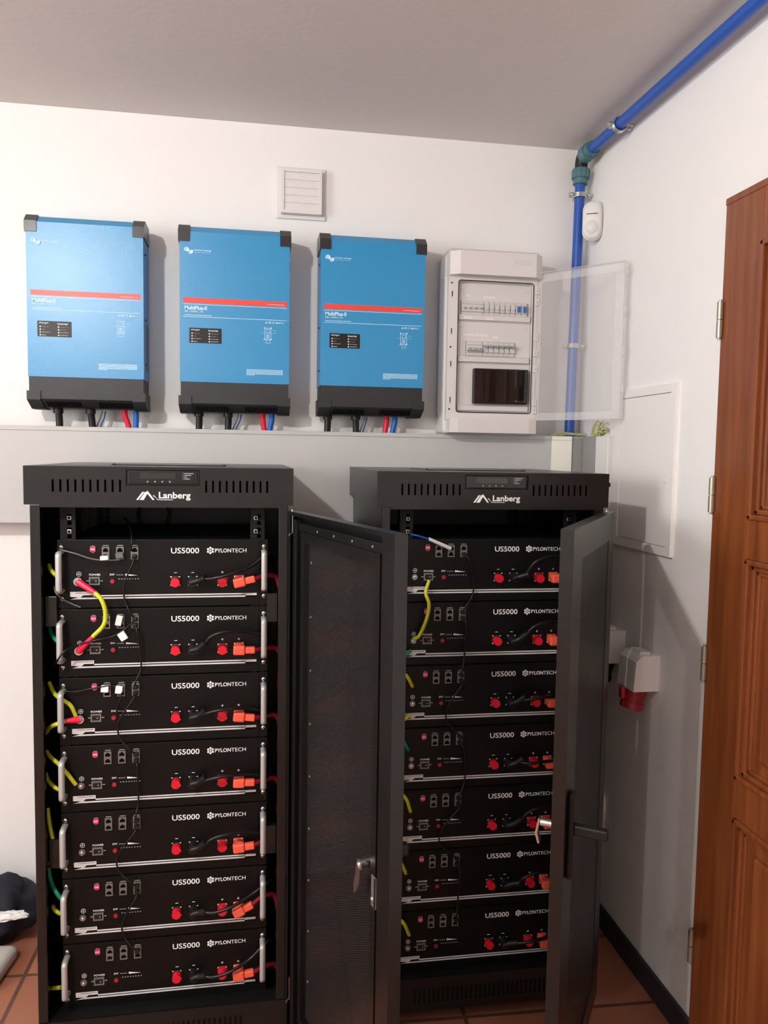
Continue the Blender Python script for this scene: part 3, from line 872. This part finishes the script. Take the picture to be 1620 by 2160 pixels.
    # cage nuts above the top module
    for x0 in (.082, W-.0915):
        for dz in (.030, .062):
            b = MB()
            b.box(x0, x0+.0095, .0440, .050, zc0-dz-.008, zc0-dz+.001, 'steel', .001)
            b.box(x0+.0018, x0+.0077, .0436, .050, zc0-dz-.0063, zc0-dz-.0007, 'hole')
            b.build('cage_nut', r)
    # the door ------------------------------------------------
    DW, T = .560, .026
    zb, zt = .060, 1.347
    a = R(door_deg)
    hx_, hy_ = (.588, -.002)
    mu0, mu1, mz0, mz1 = .080, .462, .135, 1.280
    b = MB()
    b.plate(0, DW, zb, zt, T-.0015, T, [(mu0, mu1, mz0, mz1)], 'rack')  # outer face
    b.box(0, .0015, 0, T-.0015, zb, zt, 'rack'); b.box(DW-.0015, DW, 0, T-.0015, zb, zt, 'rack')
    b.box(.0015, DW-.0015, 0, T-.0015, zt-.0015, zt, 'rack'); b.box(.0015, DW-.0015, 0, T-.0015, zb, zb+.0015, 'rack')
    # folded-in lips on the inner side
    b.box(.0015, .014, 0, .0015, zb, zt, 'rack'); b.box(DW-.050, DW-.0015, 0, .0015, zb+.0015, zt-.0015, 'rack')
    b.box(.014, DW-.050, 0, .0015, zt-.0090, zt-.0015, 'rack'); b.box(.014, DW-.050, 0, .0015, zb+.0015, zb+.009, 'rack')
    dr = b.build('door', r, loc=(hx_, hy_, 0), rot=(0, 0, a))
    # inner stiffening frame that clamps the mesh
    b = MB()
    for h in ((.024, .044, 0), ):
        b.box(.024, .044, .004, T-.002, zb+.02, zt-.018, 'rack', .001)
    b.box(.044, .500, .012, T-.002, 1.303, 1.322, 'rack', .001)
    b.plate(.060, .482, .115, 1.303, .010, T-.002, [(mu0, mu1-.002, mz0, mz1)], 'rack')
    b.build('inner_frame', dr)
    rv = [(.097, T-.0035, 1.235-k*.125) for k in range(9)]+[(.490, T-.0030, 1.235-k*.125) for k in range(9)]+[(.16+k*.095, .0118, 1.312) for k in range(4)]
    for c_ in rv:
        b = MB(); b.dome(c_, .0032, (0, -1, 0), 'dimsteel'); b.build('rivet', dr)
    b = MB(); b.box(mu0-.006, mu1+.006, T-.0030, T-.0020, mz0-.006, mz1+.006, 'perf'); b.build('mesh_panel', dr)
    # swing handle on the outside, cam and plate inside
    b = MB(); hz, hp = (.752, .034) if full else (.742, .078)
    b.box(.500, .532, T, T+.012, hz-.10, hz+.075, 'black', .004); b.box(.507, .525, T+.010, T+hp, hz-.011, hz+.011, 'black', .004); b.build('handle', dr)
    b = MB()
    b.cyl((.445, T-.004, .700), (.445, -.006, .700), .0105, 'steel', 18)
    b.prism([(.436, .708), (.452, .708), (.448, .668), (.436, .646), (.424, .632), (.422, .650), (.430, .676)], 'y', -.008, -.004, 'steel')
    b.dome((.445, -.008, .700), .008, (0, -1, 0), 'steel'); b.build('lock_cam', dr)
    if not full:
        b = MB(); b.cyl((.515, .0, .742), (.515, -.030, .742), .008, 'steel', 16)
        b.prism([(-.030, .752), (-.034, .752), (-.040, .720), (-.034, .700), (-.030, .700), (-.035, .722)], 'x', .507, .523, 'steel'); b.build('lock_cam', dr)
    b = MB(); b.box(.485, .505, .0, .0025, .640, .700, 'dimsteel', .0008); b.box(.5015, .5045, -.003, .0, .640, .700, 'steel')
    b.dome((.492, -.001, .655), .006, (0, -1, 0), 'steel'); b.build('latch_plate', dr)
    b = MB()
    for zz in (1.325, .170):
        b.cyl((.008, .008, zz-.030), (.008, .008, zz+.026), .0026, 'steel', 10)
        b.tube([(.008, .006, zz-.030), (.010, .000, zz-.036), (.014, .0, zz-.030)], .0022, 'steel', 8)
    b.build('hinge_pin', dr)
    return r
LX, LY, LZ, LR = .1141, -.6919, 1.4466, R(.29)
RX, RY, RZ, RR = .9192, -.6608, 1.4426, R(-.3394)
aL = math.degrees(math.atan2(-.959, .283))-.29
aR = math.degrees(math.atan2(-.836, -.548))+.34
rack_l = make_rack((LX, LY, 0), LR, LZ, aL, 'black server rack with its mesh door swung open, full front of battery modules in view', True)
rack_r = make_rack((RX, RY, 0), RR, RZ, aR, 'black server rack nearest the corner, its open mesh door hiding part of the modules', False)

# ------------------------------------------------------------------ battery module
def make_module():
    r = empty('battery_module')
    ZS = MOD_H-.0177                       # height of the upper screw
    def zz(z): return ZS+z
    b = MB()
    b.box(-.221, .221, .0032, .400, 0, MOD_H, 'module')
    b.box(-.2413, .2413, 0, .0032, .0005, MOD_H-.0005, 'module', .0004)
    b.box(-.2185, .2205, -.0016, .0, .0010, MOD_H-.0010, 'module', .0005)
    b.build('housing', r)
    for sx in (-1, 1):
        b = MB(); x = sx*.2320
        t0, t1 = zz(-.0070), zz(-.1050)
        out, inn = [], []
        for cx_, cz_, a0, a1 in ((-.024, t0-.012, 90, 180), (-.024, t1+.012, 180, 270)):
            for k in range(7):
                q = R(a0+(a1-a0)*k/6)
                out.append((cx_+.012*math.cos(q), cz_+.012*math.sin(q))); inn.append((cx_+.0045*math.cos(q), cz_+.0045*math.sin(q)))
        out = [(0, t0)]+out+[(0, t1)]; inn = [(0, t0-.0075)]+inn+[(0, t1+.0075)]
        i = b.mi('alu'); w = .0066
        V = {}
        for nm, P in (('o', out), ('i', inn)):
            for s_ in (-1, 1): V[nm, s_] = [b.bm.verts.new((x+s_*w, p[0], p[1])) for p in P]
        n = len(out)
        for k in range(n-1):
            for q4 in ((V['o', -1], V['o', 1]), (V['i', 1], V['i', -1]), (V['o', 1], V['i', 1]), (V['i', -1], V['o', -1])):
                f = b.bm.faces.new((q4[0][k], q4[0][k+1], q4[1][k+1], q4[1][k])); f.material_index = i
        bmesh.ops.recalc_face_normals(b.bm, faces=b.bm.faces[:])
        es = [e for e in b.bm.edges if len(e.link_faces) == 2 and e.calc_face_angle(0) > R(60)]
        bmesh.ops.bevel(b.bm, geom=es, offset=.0016, segments=2, affect='EDGES')
        for f in b.bm.faces: f.smooth = True
        b.build('handle', r)
    for sx in (-1, 1):
        for z in (0, -.1205):
            b = MB(); c = (sx*.2325, -.0008, zz(z))
            b.dome(c, .0062, (0, -1, 0), 'steel', .62)
            b.box(c[0]-.0033, c[0]+.0033, -.0050, -.0040, c[2]-.0006, c[2]+.0006, 'hole'); b.box(c[0]-.0006, c[0]+.0006, -.0050, -.0040, c[2]-.0033, c[2]+.0033, 'hole')
            b.build('screw', r)
    f = -.0016
    # address switch
    b = MB(); b.box(-.1685, -.1558, f-.0025, f, zz(-.0104), zz(.0012), 'pink', .0008)
    for k in range(4): b.box(-.1668+k*.0026, -.1655+k*.0026, f-.0029, f-.002, zz(-.0062), zz(-.0028), 'white')
    b.box(-.1665, -.1578, f-.0005, f, zz(.0022), zz(.0035), 'greyprint'); b.box(-.1655, -.1588, f-.0005, f, zz(-.0128), zz(-.0118), 'greyprint')
    b.build('address_switch', r)
    # double network ports
    for x0, x1 in ((-.1420, -.1252), (-.1100, -.0928), (-.0772, -.0600)):
        b = MB(); w = x1-x0
        b.plate(x0, x1, zz(-.0288), zz(.0012), f-.0030, f+.004, [(x0+.0025, x1-.0025, zz(-.0112), zz(-.0015)), (x0+.0025, x1-.0025, zz(-.0262), zz(-.0165))], 'dimsteel')
        b.box(x0+.0020, x1-.0020, f-.0006, f, zz(-.0265), zz(-.001), 'hole')
        for zc_ in (-.0020, -.0172):
            for s_ in (x0+.0027, x1-.0055): b.box(s_, s_+.0028, f-.0028, f, zz(zc_-.0022), zz(zc_+.0002), 'dimsteel')
        b.box(x0+.002, x1-.002, f-.0004, f, zz(.0032), zz(.0048), 'greyprint')
        b.build('network_port', r)
    # ground stud
    b = MB(); c = (-.1947, f, zz(-.0794))
    b.cyl(c, (c[0], f-.0025, c[2]), .0078, 'dimsteel', 20); b.cyl((c[0], f-.0025, c[2]), (c[0], f-.0065, c[2]), .0058, 'steel', 6, smooth=False)
    b.dome((c[0], f-.0065, c[2]), .0042, (0, -1, 0), 'steel'); b.build('ground_stud', r)
    # power switch
    b = MB(); b.plate(-.1712, -.1472, zz(-.0885), zz(-.0695), f-.0030, f, [(-.1680, -.1504, zz(-.0850), zz(-.0730))], 'dimsteel')
    b.box(-.1670, -.1514, f-.0036, f, zz(-.0842), zz(-.0738), 'black', .001)
    b.box(-.1775, -.1715, f-.0008, f, zz(-.0800), zz(-.0780), 'greyprint'); b.box(-.1469, -.1409, f-.0008, f, zz(-.0800), zz(-.0780), 'greyprint')
    b.cyl((-.1555, f-.0042, zz(-.079)), (-.1555, f, zz(-.079)), .0022, 'dimsteel', 10); b.build('power_switch', r)
    b = MB(); b.cyl((-.1192, f, zz(-.0803)), (-.1192, f-.0030, zz(-.0803)), .0052, 'plug_red', 16); b.build('start_button', r)
    # white lettering
    y = f
    b = MB()
    b.text('US5000', .0142, .0792, zz(-.0158), zz(-.0022), y, 'white', .012)
    b.text('POWER', -.1710, -.1455, zz(-.0668), zz(-.0622), y, 'white', .01)
    b.text('SW', -.1251, -.1141, zz(-.0668), zz(-.0622), y, 'white', .01)
    b.tube([(-.1938+.0052*math.cos(R(a_)), y, zz(-.0628)+.0052*math.sin(R(a_))) for a_ in range(0, 360, 30)], .0006, 'white', 4, 2, closed=True)
    b.box(-.1972, -.1904, y-.0004, y, zz(-.0633), zz(-.0623), 'white'); b.box(-.1943, -.1933, y-.0004, y, zz(-.0660), zz(-.0594), 'white')
    for k in range(3): b.box(-.1100+k*.0055, -.1058+k*.0055, y-.0004, y, zz(-.0662), zz(-.0646), 'greyprint')
    b.prism([(-.0900, zz(-.0630)), (-.0900, zz(-.0676)), (-.0620, zz(-.0672))], 'y', y-.0004, y, 'white')
    for k in range(8): b.box(-.1060+k*.0062, -.1030+k*.0062, y-.0004, y, zz(-.0762), zz(-.0742), 'greyprint')
    for x in (.0245, .0643): b.box(x-.0035, x+.0035, y-.0004, y, zz(-.0622), zz(-.0610), 'white')
    for x in (.1335, .1725):
        b.box(x-.0030, x+.0030, y-.0004, y, zz(-.0620), zz(-.0610), 'white'); b.box(x-.0005, x+.0005, y-.0004, y, zz(-.0645), zz(-.0585), 'white')
    b.build('lettering', r, fix=False)
    # maker's mark
    b = MB(); cx_, cz_ = .1053, zz(-.0090)
    for k in range(7):
        rr_ = 0 if k == 6 else .0062; a_ = R(60*k+30)
        b.cyl((cx_+rr_*math.cos(a_), y-.0004, cz_+rr_*math.sin(a_)), (cx_+rr_*math.cos(a_), y, cz_+rr_*math.sin(a_)), .0027 if k < 6 else .0022, 'white', 12, smooth=False)
    b.text('PYLON', .1160, .1540, zz(-.0140), zz(-.0045), y, 'white', .018)
    b.text('TECH', .1550, .1900, zz(-.0140), zz(-.0045), y, 'white', .0)
    b.build('brand_lettering', r, fix=False)
    # label strip
    b = MB()
    b.prism([(-.2137, zz(-.1042)), (-.1625, zz(-.1042)), (-.1625, zz(-.1125)), (-.1850, zz(-.1125)), (-.1890, zz(-.1168)), (-.2137, zz(-.1218))], 'y', y-.0006, y, 'label')
    b.prism([(-.2137, zz(-.1218)), (-.1870, zz(-.1218)), (-.1870, zz(-.1185)), (-.2137, zz(-.1160))], 'y', y-.0006, y, 'label')
    b.box(-.1625, .1900, y-.0006, y, zz(-.1158), zz(-.1128), 'label')
    b.box(-.1870, .2148, y-.0006, y, zz(-.1218), zz(-.1184), 'label')
    b.box(.1880, .2148, y-.0006, y, zz(-.1218), zz(-.1128), 'label')
    rr = random.Random(4); x = -.2020
    while x < -.1680:
        w_ = rr.uniform(.0008, .0028); b.box(x, x+w_, y-.0009, y, zz(-.1082), zz(-.1062), 'greytag'); x += w_+rr.uniform(.0006, .0015)
    b.build('label_strip', r)
    # terminals
    def term(x, z, flange, cap, name):
        b = MB()
        b.box(x-.0125, x+.0125, f-.0025, f, zz(z-.0125), zz(z+.0125), flange, .003)
        for sx in (-1, 1):
            for sz in (-1, 1): b.dome((x+sx*.0098, f-.0025, zz(z)+sz*.0098), .0023, (0, -1, 0), 'steel')
        o = b.build(name, r)
        b = MB()
        if cap: b.cyl((x, f-.0025, zz(z-.002)), (x, f-.0160, zz(z-.002)), .0112, cap, 24, .0105); b.build('rubber_cap', o)
        else: b.cyl((x, f-.0025, zz(z)), (x, f-.0060, zz(z)), .0085, 'black', 20); b.build('contact_ring', o)
    term(.0243, -.0815, 'black', 'redcap', 'terminal'); term(.0650, -.0815, 'black', None, 'terminal')
    term(.1338, -.0830, 'plug_red', 'redcap', 'terminal'); term(.1728, -.0820, 'orange', None, 'terminal')
    return r
mod0 = make_module()
order_l = ['topmost', 'second from top', 'third from top', 'middle one', 'third from bottom', 'second from bottom', 'bottom one']
XM = {'l': .3010, 'r': .3010}
mods = []
first = True
for side, (ox, oy, oz, rot, bd, bz, where) in (('l', (LX, LY, LZ, LR, .0442, .1891, 'fully visible rack')),
                                              ('r', (RX, RY, RZ, RR, .0390, .1877, 'corner rack'))):
    for k in range(7):
        o = mod0 if first else copy_tree(mod0)
        first = False
        xm = XM[side] if side == 'l' else .0666+.2325
        lx, ly = xm, bd
        zs = oz-bz-k*PITCH
        o.location = (ox+lx*math.cos(rot)-ly*math.sin(rot), oy+lx*math.sin(rot)+ly*math.cos(rot), zs-(MOD_H-.0177))
        o.rotation_euler = (0, 0, rot)
        tag(o, 'black battery module with grey handles, %s in the %s' % (order_l[k], where), 'battery module',
            'battery modules in the %s' % ('fully visible rack' if side == 'l' else 'corner rack'))
        mods.append((side, k, o))

# a helper giving world points from a module's own coordinates (z from its upper screw)
def mp(o, x, y, z):
    a = o.rotation_euler.z
    return Vector((o.location.x+x*math.cos(a)-y*math.sin(a), o.location.y+x*math.sin(a)+y*math.cos(a), o.location.z+(MOD_H-.0177)+z))

rackname = {'l': 'fully visible rack', 'r': 'corner rack'}
ords = ['topmost', 'second', 'third', 'fourth', 'fifth', 'sixth', 'lowest']
for side, k, o in mods:
    rr = random.Random(k*3+(11 if side == 'r' else 0))
    # black battery cable
    e = empty('battery_cable', mp(o, .065, -.02, -.082)); L0 = e.location
    b = MB()
    up = (.030, .046, .022, .022, .040, .018, .012)[k] if side == 'l' else (.055, .050, .018, .010, .052, .040, .018)[k]
    endz = (-.022, -.020, -.055, -.060, -.028, -.030, -.022)[k]
    if side == 'r': endz = -.028
    if side == 'l' and k in (0, 5, 6): mids = [(.115, -.070), (.155, -.060), (.200, -.045)]
    else: mids = [(.108, -.080+up*.75), (.145, -.080+up), (.195, -.085+up*.98)]
    pts = [mp(o, .073, -.022, -.079), mp(o, .088, -.030, -.073)]
    pts += [mp(o, m_[0], (-.042, -.042, -.024)[i_], m_[1]) for i_, m_ in enumerate(mids)]
    pts += [mp(o, .226, -.030, endz if side == 'l' and k in (0, 5, 6) else mids[-1][1]-.012), mp(o, .252, .010, (endz if side == 'l' and k in (0, 5, 6) else mids[-1][1]-.03)), mp(o, .262, .10, -.10)]
    # keep clear of the handle by passing beside and under it
    pts[-3] = mp(o, .2325, -.012, pts[-3].z-o.location.z-(MOD_H-.0177))
    b.tube([p-L0 for p in pts], .0042, 'blackcable', 10, 8)
    b.build('cord', e)
    b = MB()
    b.cyl(mp(o, .065, -.003, -.0815)-L0, mp(o, .065, -.024, -.0815)-L0, .0115, 'black', 20)
    b.tube([mp(o, .060, -.018, -.084)-L0, mp(o, .078, -.022, -.078)-L0, mp(o, .096, -.034, -.070 if k in (0, 5, 6) else -.060)-L0], .0078, 'black', 12)
    b.build('plug', e)
    tag(e, 'black battery cable on the %s module of the %s' % (ords[k], rackname[side]), 'cable', 'black battery cables of the %s' % rackname[side])
    # orange plug with red cable
    e = empty('power_cable', mp(o, .1728, -.02, -.082)); L0 = e.location
    tilt = (.22, -.02, -.10, -.03, .10, .45, .12)[k] if side == 'l' else 0.0
    def rp(x, y, z):
        ca, sa = math.cos(tilt), math.sin(tilt)
        return mp(o, .1728+x*ca-z*sa, y, -.083+x*sa+z*ca)-L0
    b = MB()
    b.cyl(mp(o, .1728, -.005, -.082)-L0, mp(o, .1728, -.022, -.082)-L0, .0120, 'orange', 20)
    rm = Matrix.Translation(mp(o, .1728, -.024, -.083)-L0) @ Matrix.Rotation(o.rotation_euler.z, 4, 'Z') @ Matrix.Rotation(-tilt, 4, 'Y')
    b.box(-.013, .015, -.010, .008, -.0115, .0115, 'orange', .004, 2, rm)
    b.box(.0155, .0385, -.008, .006, -.0080, .0080, 'orange', .0025, 2, rm)
    b.build('plug', e)
    b = MB()
    dn = rr.uniform(.03, .055)
    b.tube([rp(.037, -.025, 0), rp(.048, -.020, .0), mp(o, .232, -.012, -.083+tilt*.060-.001)-L0, mp(o, .262, .004, -.088+tilt*.05)-L0, mp(o, .274, .01, -.083-dn)-L0, mp(o, .270, .05, -.20)-L0], .0055, 'darkred', 10, 8)
    b.build('cord', e)
    tag(e, 'red power cable with orange plug on the %s module of the %s' % (ords[k], rackname[side]), 'cable', 'red power cables of the %s' % rackname[side])
    # thin black link between network ports
    if k < 6:
        o2 = [m_[2] for m_ in mods if m_[0] == side and m_[1] == k+1][0]
        sw = (-.015, .02, -.03, .012, -.035, -.025)[k] if side == 'l' else (.03, .012, -.03, .02, -.04, .01)[k]
        b = MB(); L0 = mp(o, -.068, -.012, -.02); e = empty('network_cable', L0)
        b.tube([mp(o, -.068, -.010, -.0215)-L0, mp(o, -.066+sw*.2, -.022, -.032)-L0, mp(o, -.075+sw, -.018, -.085)-L0, mp(o, -.075+sw, -.012, -.125)-L0, mp(o2, -.072+sw*.3, -.018, .010)-L0, mp(o2, -.0690, -.010, -.0065)-L0], .0021, 'blackcable', 8, 8)
        b.build('cord', e)
        b = MB()
        for oo, z in ((o, -.0215), (o2, -.0065)):
            c = mp(oo, -.0686, -.010, z)-L0; b.box(c.x-.0052, c.x+.0052, c.y-.006, c.y+.006, c.z-.0045, c.z+.0045, 'black', .001)
        b.build('plug', e)
        tag(e, 'thin black network lead from the %s to the %s module of the %s' % (ords[k], ords[k+1], rackname[side]), 'cable', 'network leads of the %s' % rackname[side])

# loose details in front of the left rack's upper modules -------------------
ML = [m_[2] for m_ in mods if m_[0] == 'l']; MR = [m_[2] for m_ in mods if m_[0] == 'r']
yl = ML[0].location.y; yr = MR[0].location.y
def wire(name, pts, r_, m_, label, cat='cable', group=None, extra=None):
    b = MB(); L0 = Vector(pts[0]); e = None
    if extra:
        e = empty(name, L0); b.tube([Vector(p)-L0 for p in pts], r_, m_, 10, 8); b.build('cord', e)
        for nm, fn, lb in extra:
            b = MB(); fn(b, L0); b.build(nm, e, label=lb)
        tag(e, label, cat, group); return e
    b.tube([Vector(p)-L0 for p in pts], r_, m_, 10, 8)
    return tag(b.build(name, loc=L0), label, cat, group)

# yellow green jumper with red lugs between the two upper modules
def lug(b, L0, p, q):
    p = Vector(p)-L0; q = Vector(q)-L0
    b.cyl(p, q, .0085, 'redlug', 14, .0052)
def ringt(b, L0, c):
    c = Vector(c)-L0
    b.cyl(c, c+Vector((0, -.003, 0)), .0098, 'steel', 20); b.dome(c+Vector((0, -.003, 0)), .006, (0, -1, 0), 'steel')
g1 = mp(ML[0], -.1947, -.0085, -.0794); g2 = mp(ML[1], -.1947, -.0085, -.0794)
A1 = at(180, 1235, yl-.022); A2 = at(200, 1250, yl-.028)
B1_ = at(178, 1362, yl-.022); B2_ = at(196, 1343, yl-.026)
wire('earth_jumper', [A2, at(214, 1265, yl-.034), at(222, 1290, yl-.034), at(219, 1318, yl-.032), B2_], .0052, 'yg',
     'yellow cable with red lugs joining the two upper modules of the fully visible rack', 'cable', 'earth jumpers with red lugs',
     [('lug', lambda b, L0: (lug(b, L0, g1, A2), ringt(b, L0, g1)), 'red heatshrink lug'), ('lug', lambda b, L0: (lug(b, L0, g2, B2_), ringt(b, L0, g2)), 'red heatshrink lug')])
g3 = mp(ML[2], -.1947, -.0085, -.0794)
C2 = at(138, 1521, yl-.020)
wire('earth_jumper', [C2, at(118, 1528, yl-.024), at(104, 1535, yl+.01), at(98, 1545, yl+.06)], .0052, 'yg',
     'yellow cable with a red lug on the third module of the fully visible rack', 'cable', 'earth jumpers with red lugs',
     [('lug', lambda b, L0: (lug(b, L0, g3, C2), ringt(b, L0, g3)), 'red heatshrink lug')])
# earth cables showing behind the left handles: (pixel path, depth offsets, colour, label)
G = [([(104, 1192), (106, 1200), (113, 1209), (128, 1222)], [.03, .012, -.006, -.008], 'yg', 'short yellow green earth cable beside the topmost module handle'),
     ([(106, 1325), (110, 1340), (118, 1350), (132, 1362)], [.03, .012, -.006, -.008], 'green', 'short green earth cable beside the second module handle'),
     ([(104, 1440), (112, 1458), (122, 1470), (148, 1487), (160, 1510)], [.03, .01, -.010, -.012, -.008], 'yg', 'green and yellow earth cable passing behind the third module handle'),
     ([(98, 1585), (108, 1598), (124, 1612), (142, 1632), (160, 1655)], [.03, .006, -.012, -.014, -.010], 'yg', 'yellow earth cable crossing behind the fourth module handle'),
     ([(96, 1632), (103, 1648), (116, 1661), (130, 1668)], [.03, .012, -.006, -.008], 'yg', 'short yellow earth cable low beside the fourth module handle'),
     ([(100, 1705), (104, 1735), (112, 1770), (124, 1784)], [.03, .015, -.006, -.008], 'yg', 'long bent yellow earth cable beside the fifth module handle'),
     ([(102, 1820), (112, 1816), (126, 1814)], [.02, .0, -.008], 'yg', 'stubby yellow earth cable low beside the fifth module handle'),
     ([(102, 1830), (108, 1860), (117, 1880), (128, 1895)], [.03, .015, -.006, -.008], 'green', 'green earth cable beside the sixth module handle'),
     ([(112, 1912), (116, 1920), (128, 1928)], [.01, -.004, -.008], 'yg', 'stubby earth cable low beside the sixth module handle'),
     ([(104, 2085), (114, 2084), (128, 2083)], [.02, .0, -.008], 'yg', 'stubby yellow earth cable beside the lowest module handle')]
for P_, D_, m_, lb in G:
    pts = [at(u, v_, yl+d_) for (u, v_), d_ in zip(P_, D_)]
    wire('earth_cable', pts, .0048, m_, lb+' of the fully visible rack', 'cable', 'earth cables in the fully visible rack')
b = None
# earth cables of the corner rack (yellow arcs)
G = [([(905, 1225), (898, 1250), (905, 1275), (900, 1305), (885, 1340), (872, 1348)], [-.010, -.022, -.03, -.03, -.02, -.008], 'yg', 'long yellow green earth cable joining the two upper modules'),
     ([(866, 1372), (850, 1388), (836, 1404), (822, 1412)], [-.012, -.025, -.02, .0], 'green', 'green and yellow earth cable slanting below the second module'),
     ([(818, 1419), (840, 1418), (858, 1426), (870, 1448)], [-.0, -.03, -.035, -.018], 'yg', 'yellow earth cable arching over the third module handle'),
     ([(864, 1508), (848, 1522), (832, 1532), (818, 1542)], [-.012, -.025, -.02, .0], 'yg', 'yellow earth cable slanting below the third module'),
     ([(820, 1552), (838, 1554), (852, 1566), (861, 1582)], [.0, -.03, -.035, -.018], 'green', 'green earth cable arching over the fourth module handle'),
     ([(852, 1642), (840, 1652), (828, 1662), (816, 1670)], [-.012, -.025, -.02, .0], 'yg', 'yellow earth cable slanting below the fourth module'),
     ([(816, 1674), (838, 1672), (856, 1684), (866, 1712)], [.0, -.03, -.035, -.018], 'yg', 'yellow earth cable arching over the fifth module handle'),
     ([(832, 1799), (840, 1812), (849, 1826), (856, 1842)], [-.010, -.03, -.032, -.018], 'yg', 'straight yellow earth cable over the sixth module handle'),
     ([(844, 1903), (836, 1912), (826, 1920), (818, 1927)], [-.012, -.03, -.025, -.01], 'yg', 'yellow earth cable slanting below the sixth module'),
     ([(818, 1930), (836, 1936), (852, 1948), (863, 1972)], [-.01, -.03, -.035, -.018], 'yg', 'yellow earth cable arching over the lowest module handle')]
for P_, D_, m_, lb in G:
    pts = [at(u, v_, yr+d_) for (u, v_), d_ in zip(P_, D_)]
    wire('earth_cable', pts, .0046, m_, lb+' of the corner rack', 'cable', 'earth cables in the corner rack')

# network leads with tags on the upper left modules
def tagbox(u, v_, y, w, h, ang_, m_='tag'):
    def fn(b, L0):
        c = at(u, v_, y)-L0
        b.box(-w/2, w/2, -.0035, .0035, -h/2, h/2, m_, .001, 1, Matrix.Translation(c) @ Matrix.Rotation(R(ang_), 4, 'Y'))
    return fn
wire('network_lead', [at(122, 1155, yl+.02), at(130, 1160, yl-.012), at(160, 1168, yl-.02), at(190, 1178, yl-.022), at(220, 1182, yl-.022), at(252, 1181, yl-.012)], .0017, 'greytag',
     'thin grey lead with white tag across the topmost module of the fully visible rack', 'cable', 'tagged leads on the upper modules',
     [('tag', tagbox(220, 1177, yl-.024, .018, .010, -5), 'white tag'), ('plug', tagbox(252, 1172, yl-.010, .018, .013, -8, 'greytag'), 'grey plug')])
wire('network_lead', [at(114, 1236, yl+.02), at(118, 1250, yl-.040), at(132, 1264, yl-.022), at(150, 1273, yl-.010), at(170, 1281, yl-.008)], .0018, 'greytag',
     'thin grey lead bending under the topmost module handle of the fully visible rack', 'cable')
wire('network_lead', [at(112, 1405, yl-.0), at(122, 1392, yl-.044), at(136, 1374, yl-.044), at(165, 1360, yl-.026), at(200, 1351, yl-.030), at(236, 1343, yl-.024), at(262, 1328, yl-.022), at(290, 1304, yl-.008)], .0021, 'blackcable',
     'black lead with white tags across the second module of the fully visible rack', 'cable', 'tagged leads on the upper modules',
     [('tag', tagbox(251, 1309, yl-.016, .014, .024, 12), 'white tag'), ('tag', tagbox(259, 1342, yl-.026, .017, .020, -32), 'white tag')])
wire('network_lead', [at(118, 1448, yl+.02), at(132, 1457, yl-.012), at(160, 1459, yl-.014), at(190, 1453, yl-.016), at(222, 1448, yl-.014), at(252, 1450, yl-.012), at(255, 1470, yl-.018), at(247, 1492, yl-.016), at(247, 1510, yl-.014)], .0019, 'blackcable',
     'black lead with two white plugs across the third module of the fully visible rack', 'cable', 'tagged leads on the upper modules',
     [('plug', tagbox(221, 1453, yl-.012, .017, .016, 5), 'white plug'), ('plug', tagbox(251, 1455, yl-.014, .016, .018, 8), 'white plug')])
wire('network_lead', [at(262, 1092, yl+.25), at(268, 1098, yl+.18), at(276, 1118, yl+.02), at(278, 1140, yl-.018), at(276, 1162, yl-.016)], .0022, 'blackcable',
     'black lead rising from the topmost module into the empty top of the fully visible rack', 'cable')
wire('network_lead', [at(866, 1127, yr-.045), at(884, 1131, yr-.040), at(906, 1138, yr-.032)], .0024, 'bluecable',
     'blue lead with white sleeve plugged into the topmost module of the corner rack', 'cable', None,
     [('sleeve', lambda b, L0: b.cyl(at(905, 1137, yr-.032)-L0, at(950, 1157, yr-.012)-L0, .0042, 'tag', 12, .005), 'white sleeve')])
# cable ring at the back of the left rack
c = at(325, 1086, -.17)
wire('coiled_cable', [c+Vector((.044*math.cos(R(a_)), .002*math.sin(R(a_)*2), .044*math.sin(R(a_)))) for a_ in range(60, 421, 20)], .0045, 'blackcable',
     'black cable loop in the empty top of the fully visible rack', 'cable')

# ================================================================== LEFT FLOOR CORNER
b = MB()
bm2 = bmesh.new(); bmesh.ops.create_icosphere(bm2, subdivisions=4, radius=1)
from mathutils import noise as _n
for v_ in bm2.verts:
    d_ = 1+.22*_n.noise(v_.co*2.2)+.08*_n.noise(v_.co*6)
    v_.co = Vector((v_.co.x*.16*d_, v_.co.y*.09*d_, max(-.095, v_.co.z*.105*d_)))
b.merge(bm2, 'jacket', True)
tag(b.build('cloth_bundle', loc=(-.175, -.115, .094)), 'dark navy cloth bundle on the floor against the wall beside the rack', 'cloth')
b = MB()
b.box(-.30, .0, -.16, .0, 0, .045, 'slab', .018, 4)
tag(b.build('equipment_case', loc=(-.048, -.215, 0), rot=(0, 0, R(-8))), 'pale rounded case lying on the floor beside the rack', 'case')
b = MB()
bm2 = bmesh.new(); bmesh.ops.create_icosphere(bm2, subdivisions=3, radius=1)
for v_ in bm2.verts:
    d_ = 1+.5*_n.noise(v_.co*3.1)
    v_.co = Vector((v_.co.x*.060*d_, v_.co.y*.02*d_, v_.co.z*.011*d_))
b.merge(bm2, 'paper', False)
tag(b.build('crumpled_paper', loc=at(12, 1932, -.215)), 'crumpled white paper on the dark cloth beside the rack', 'paper')
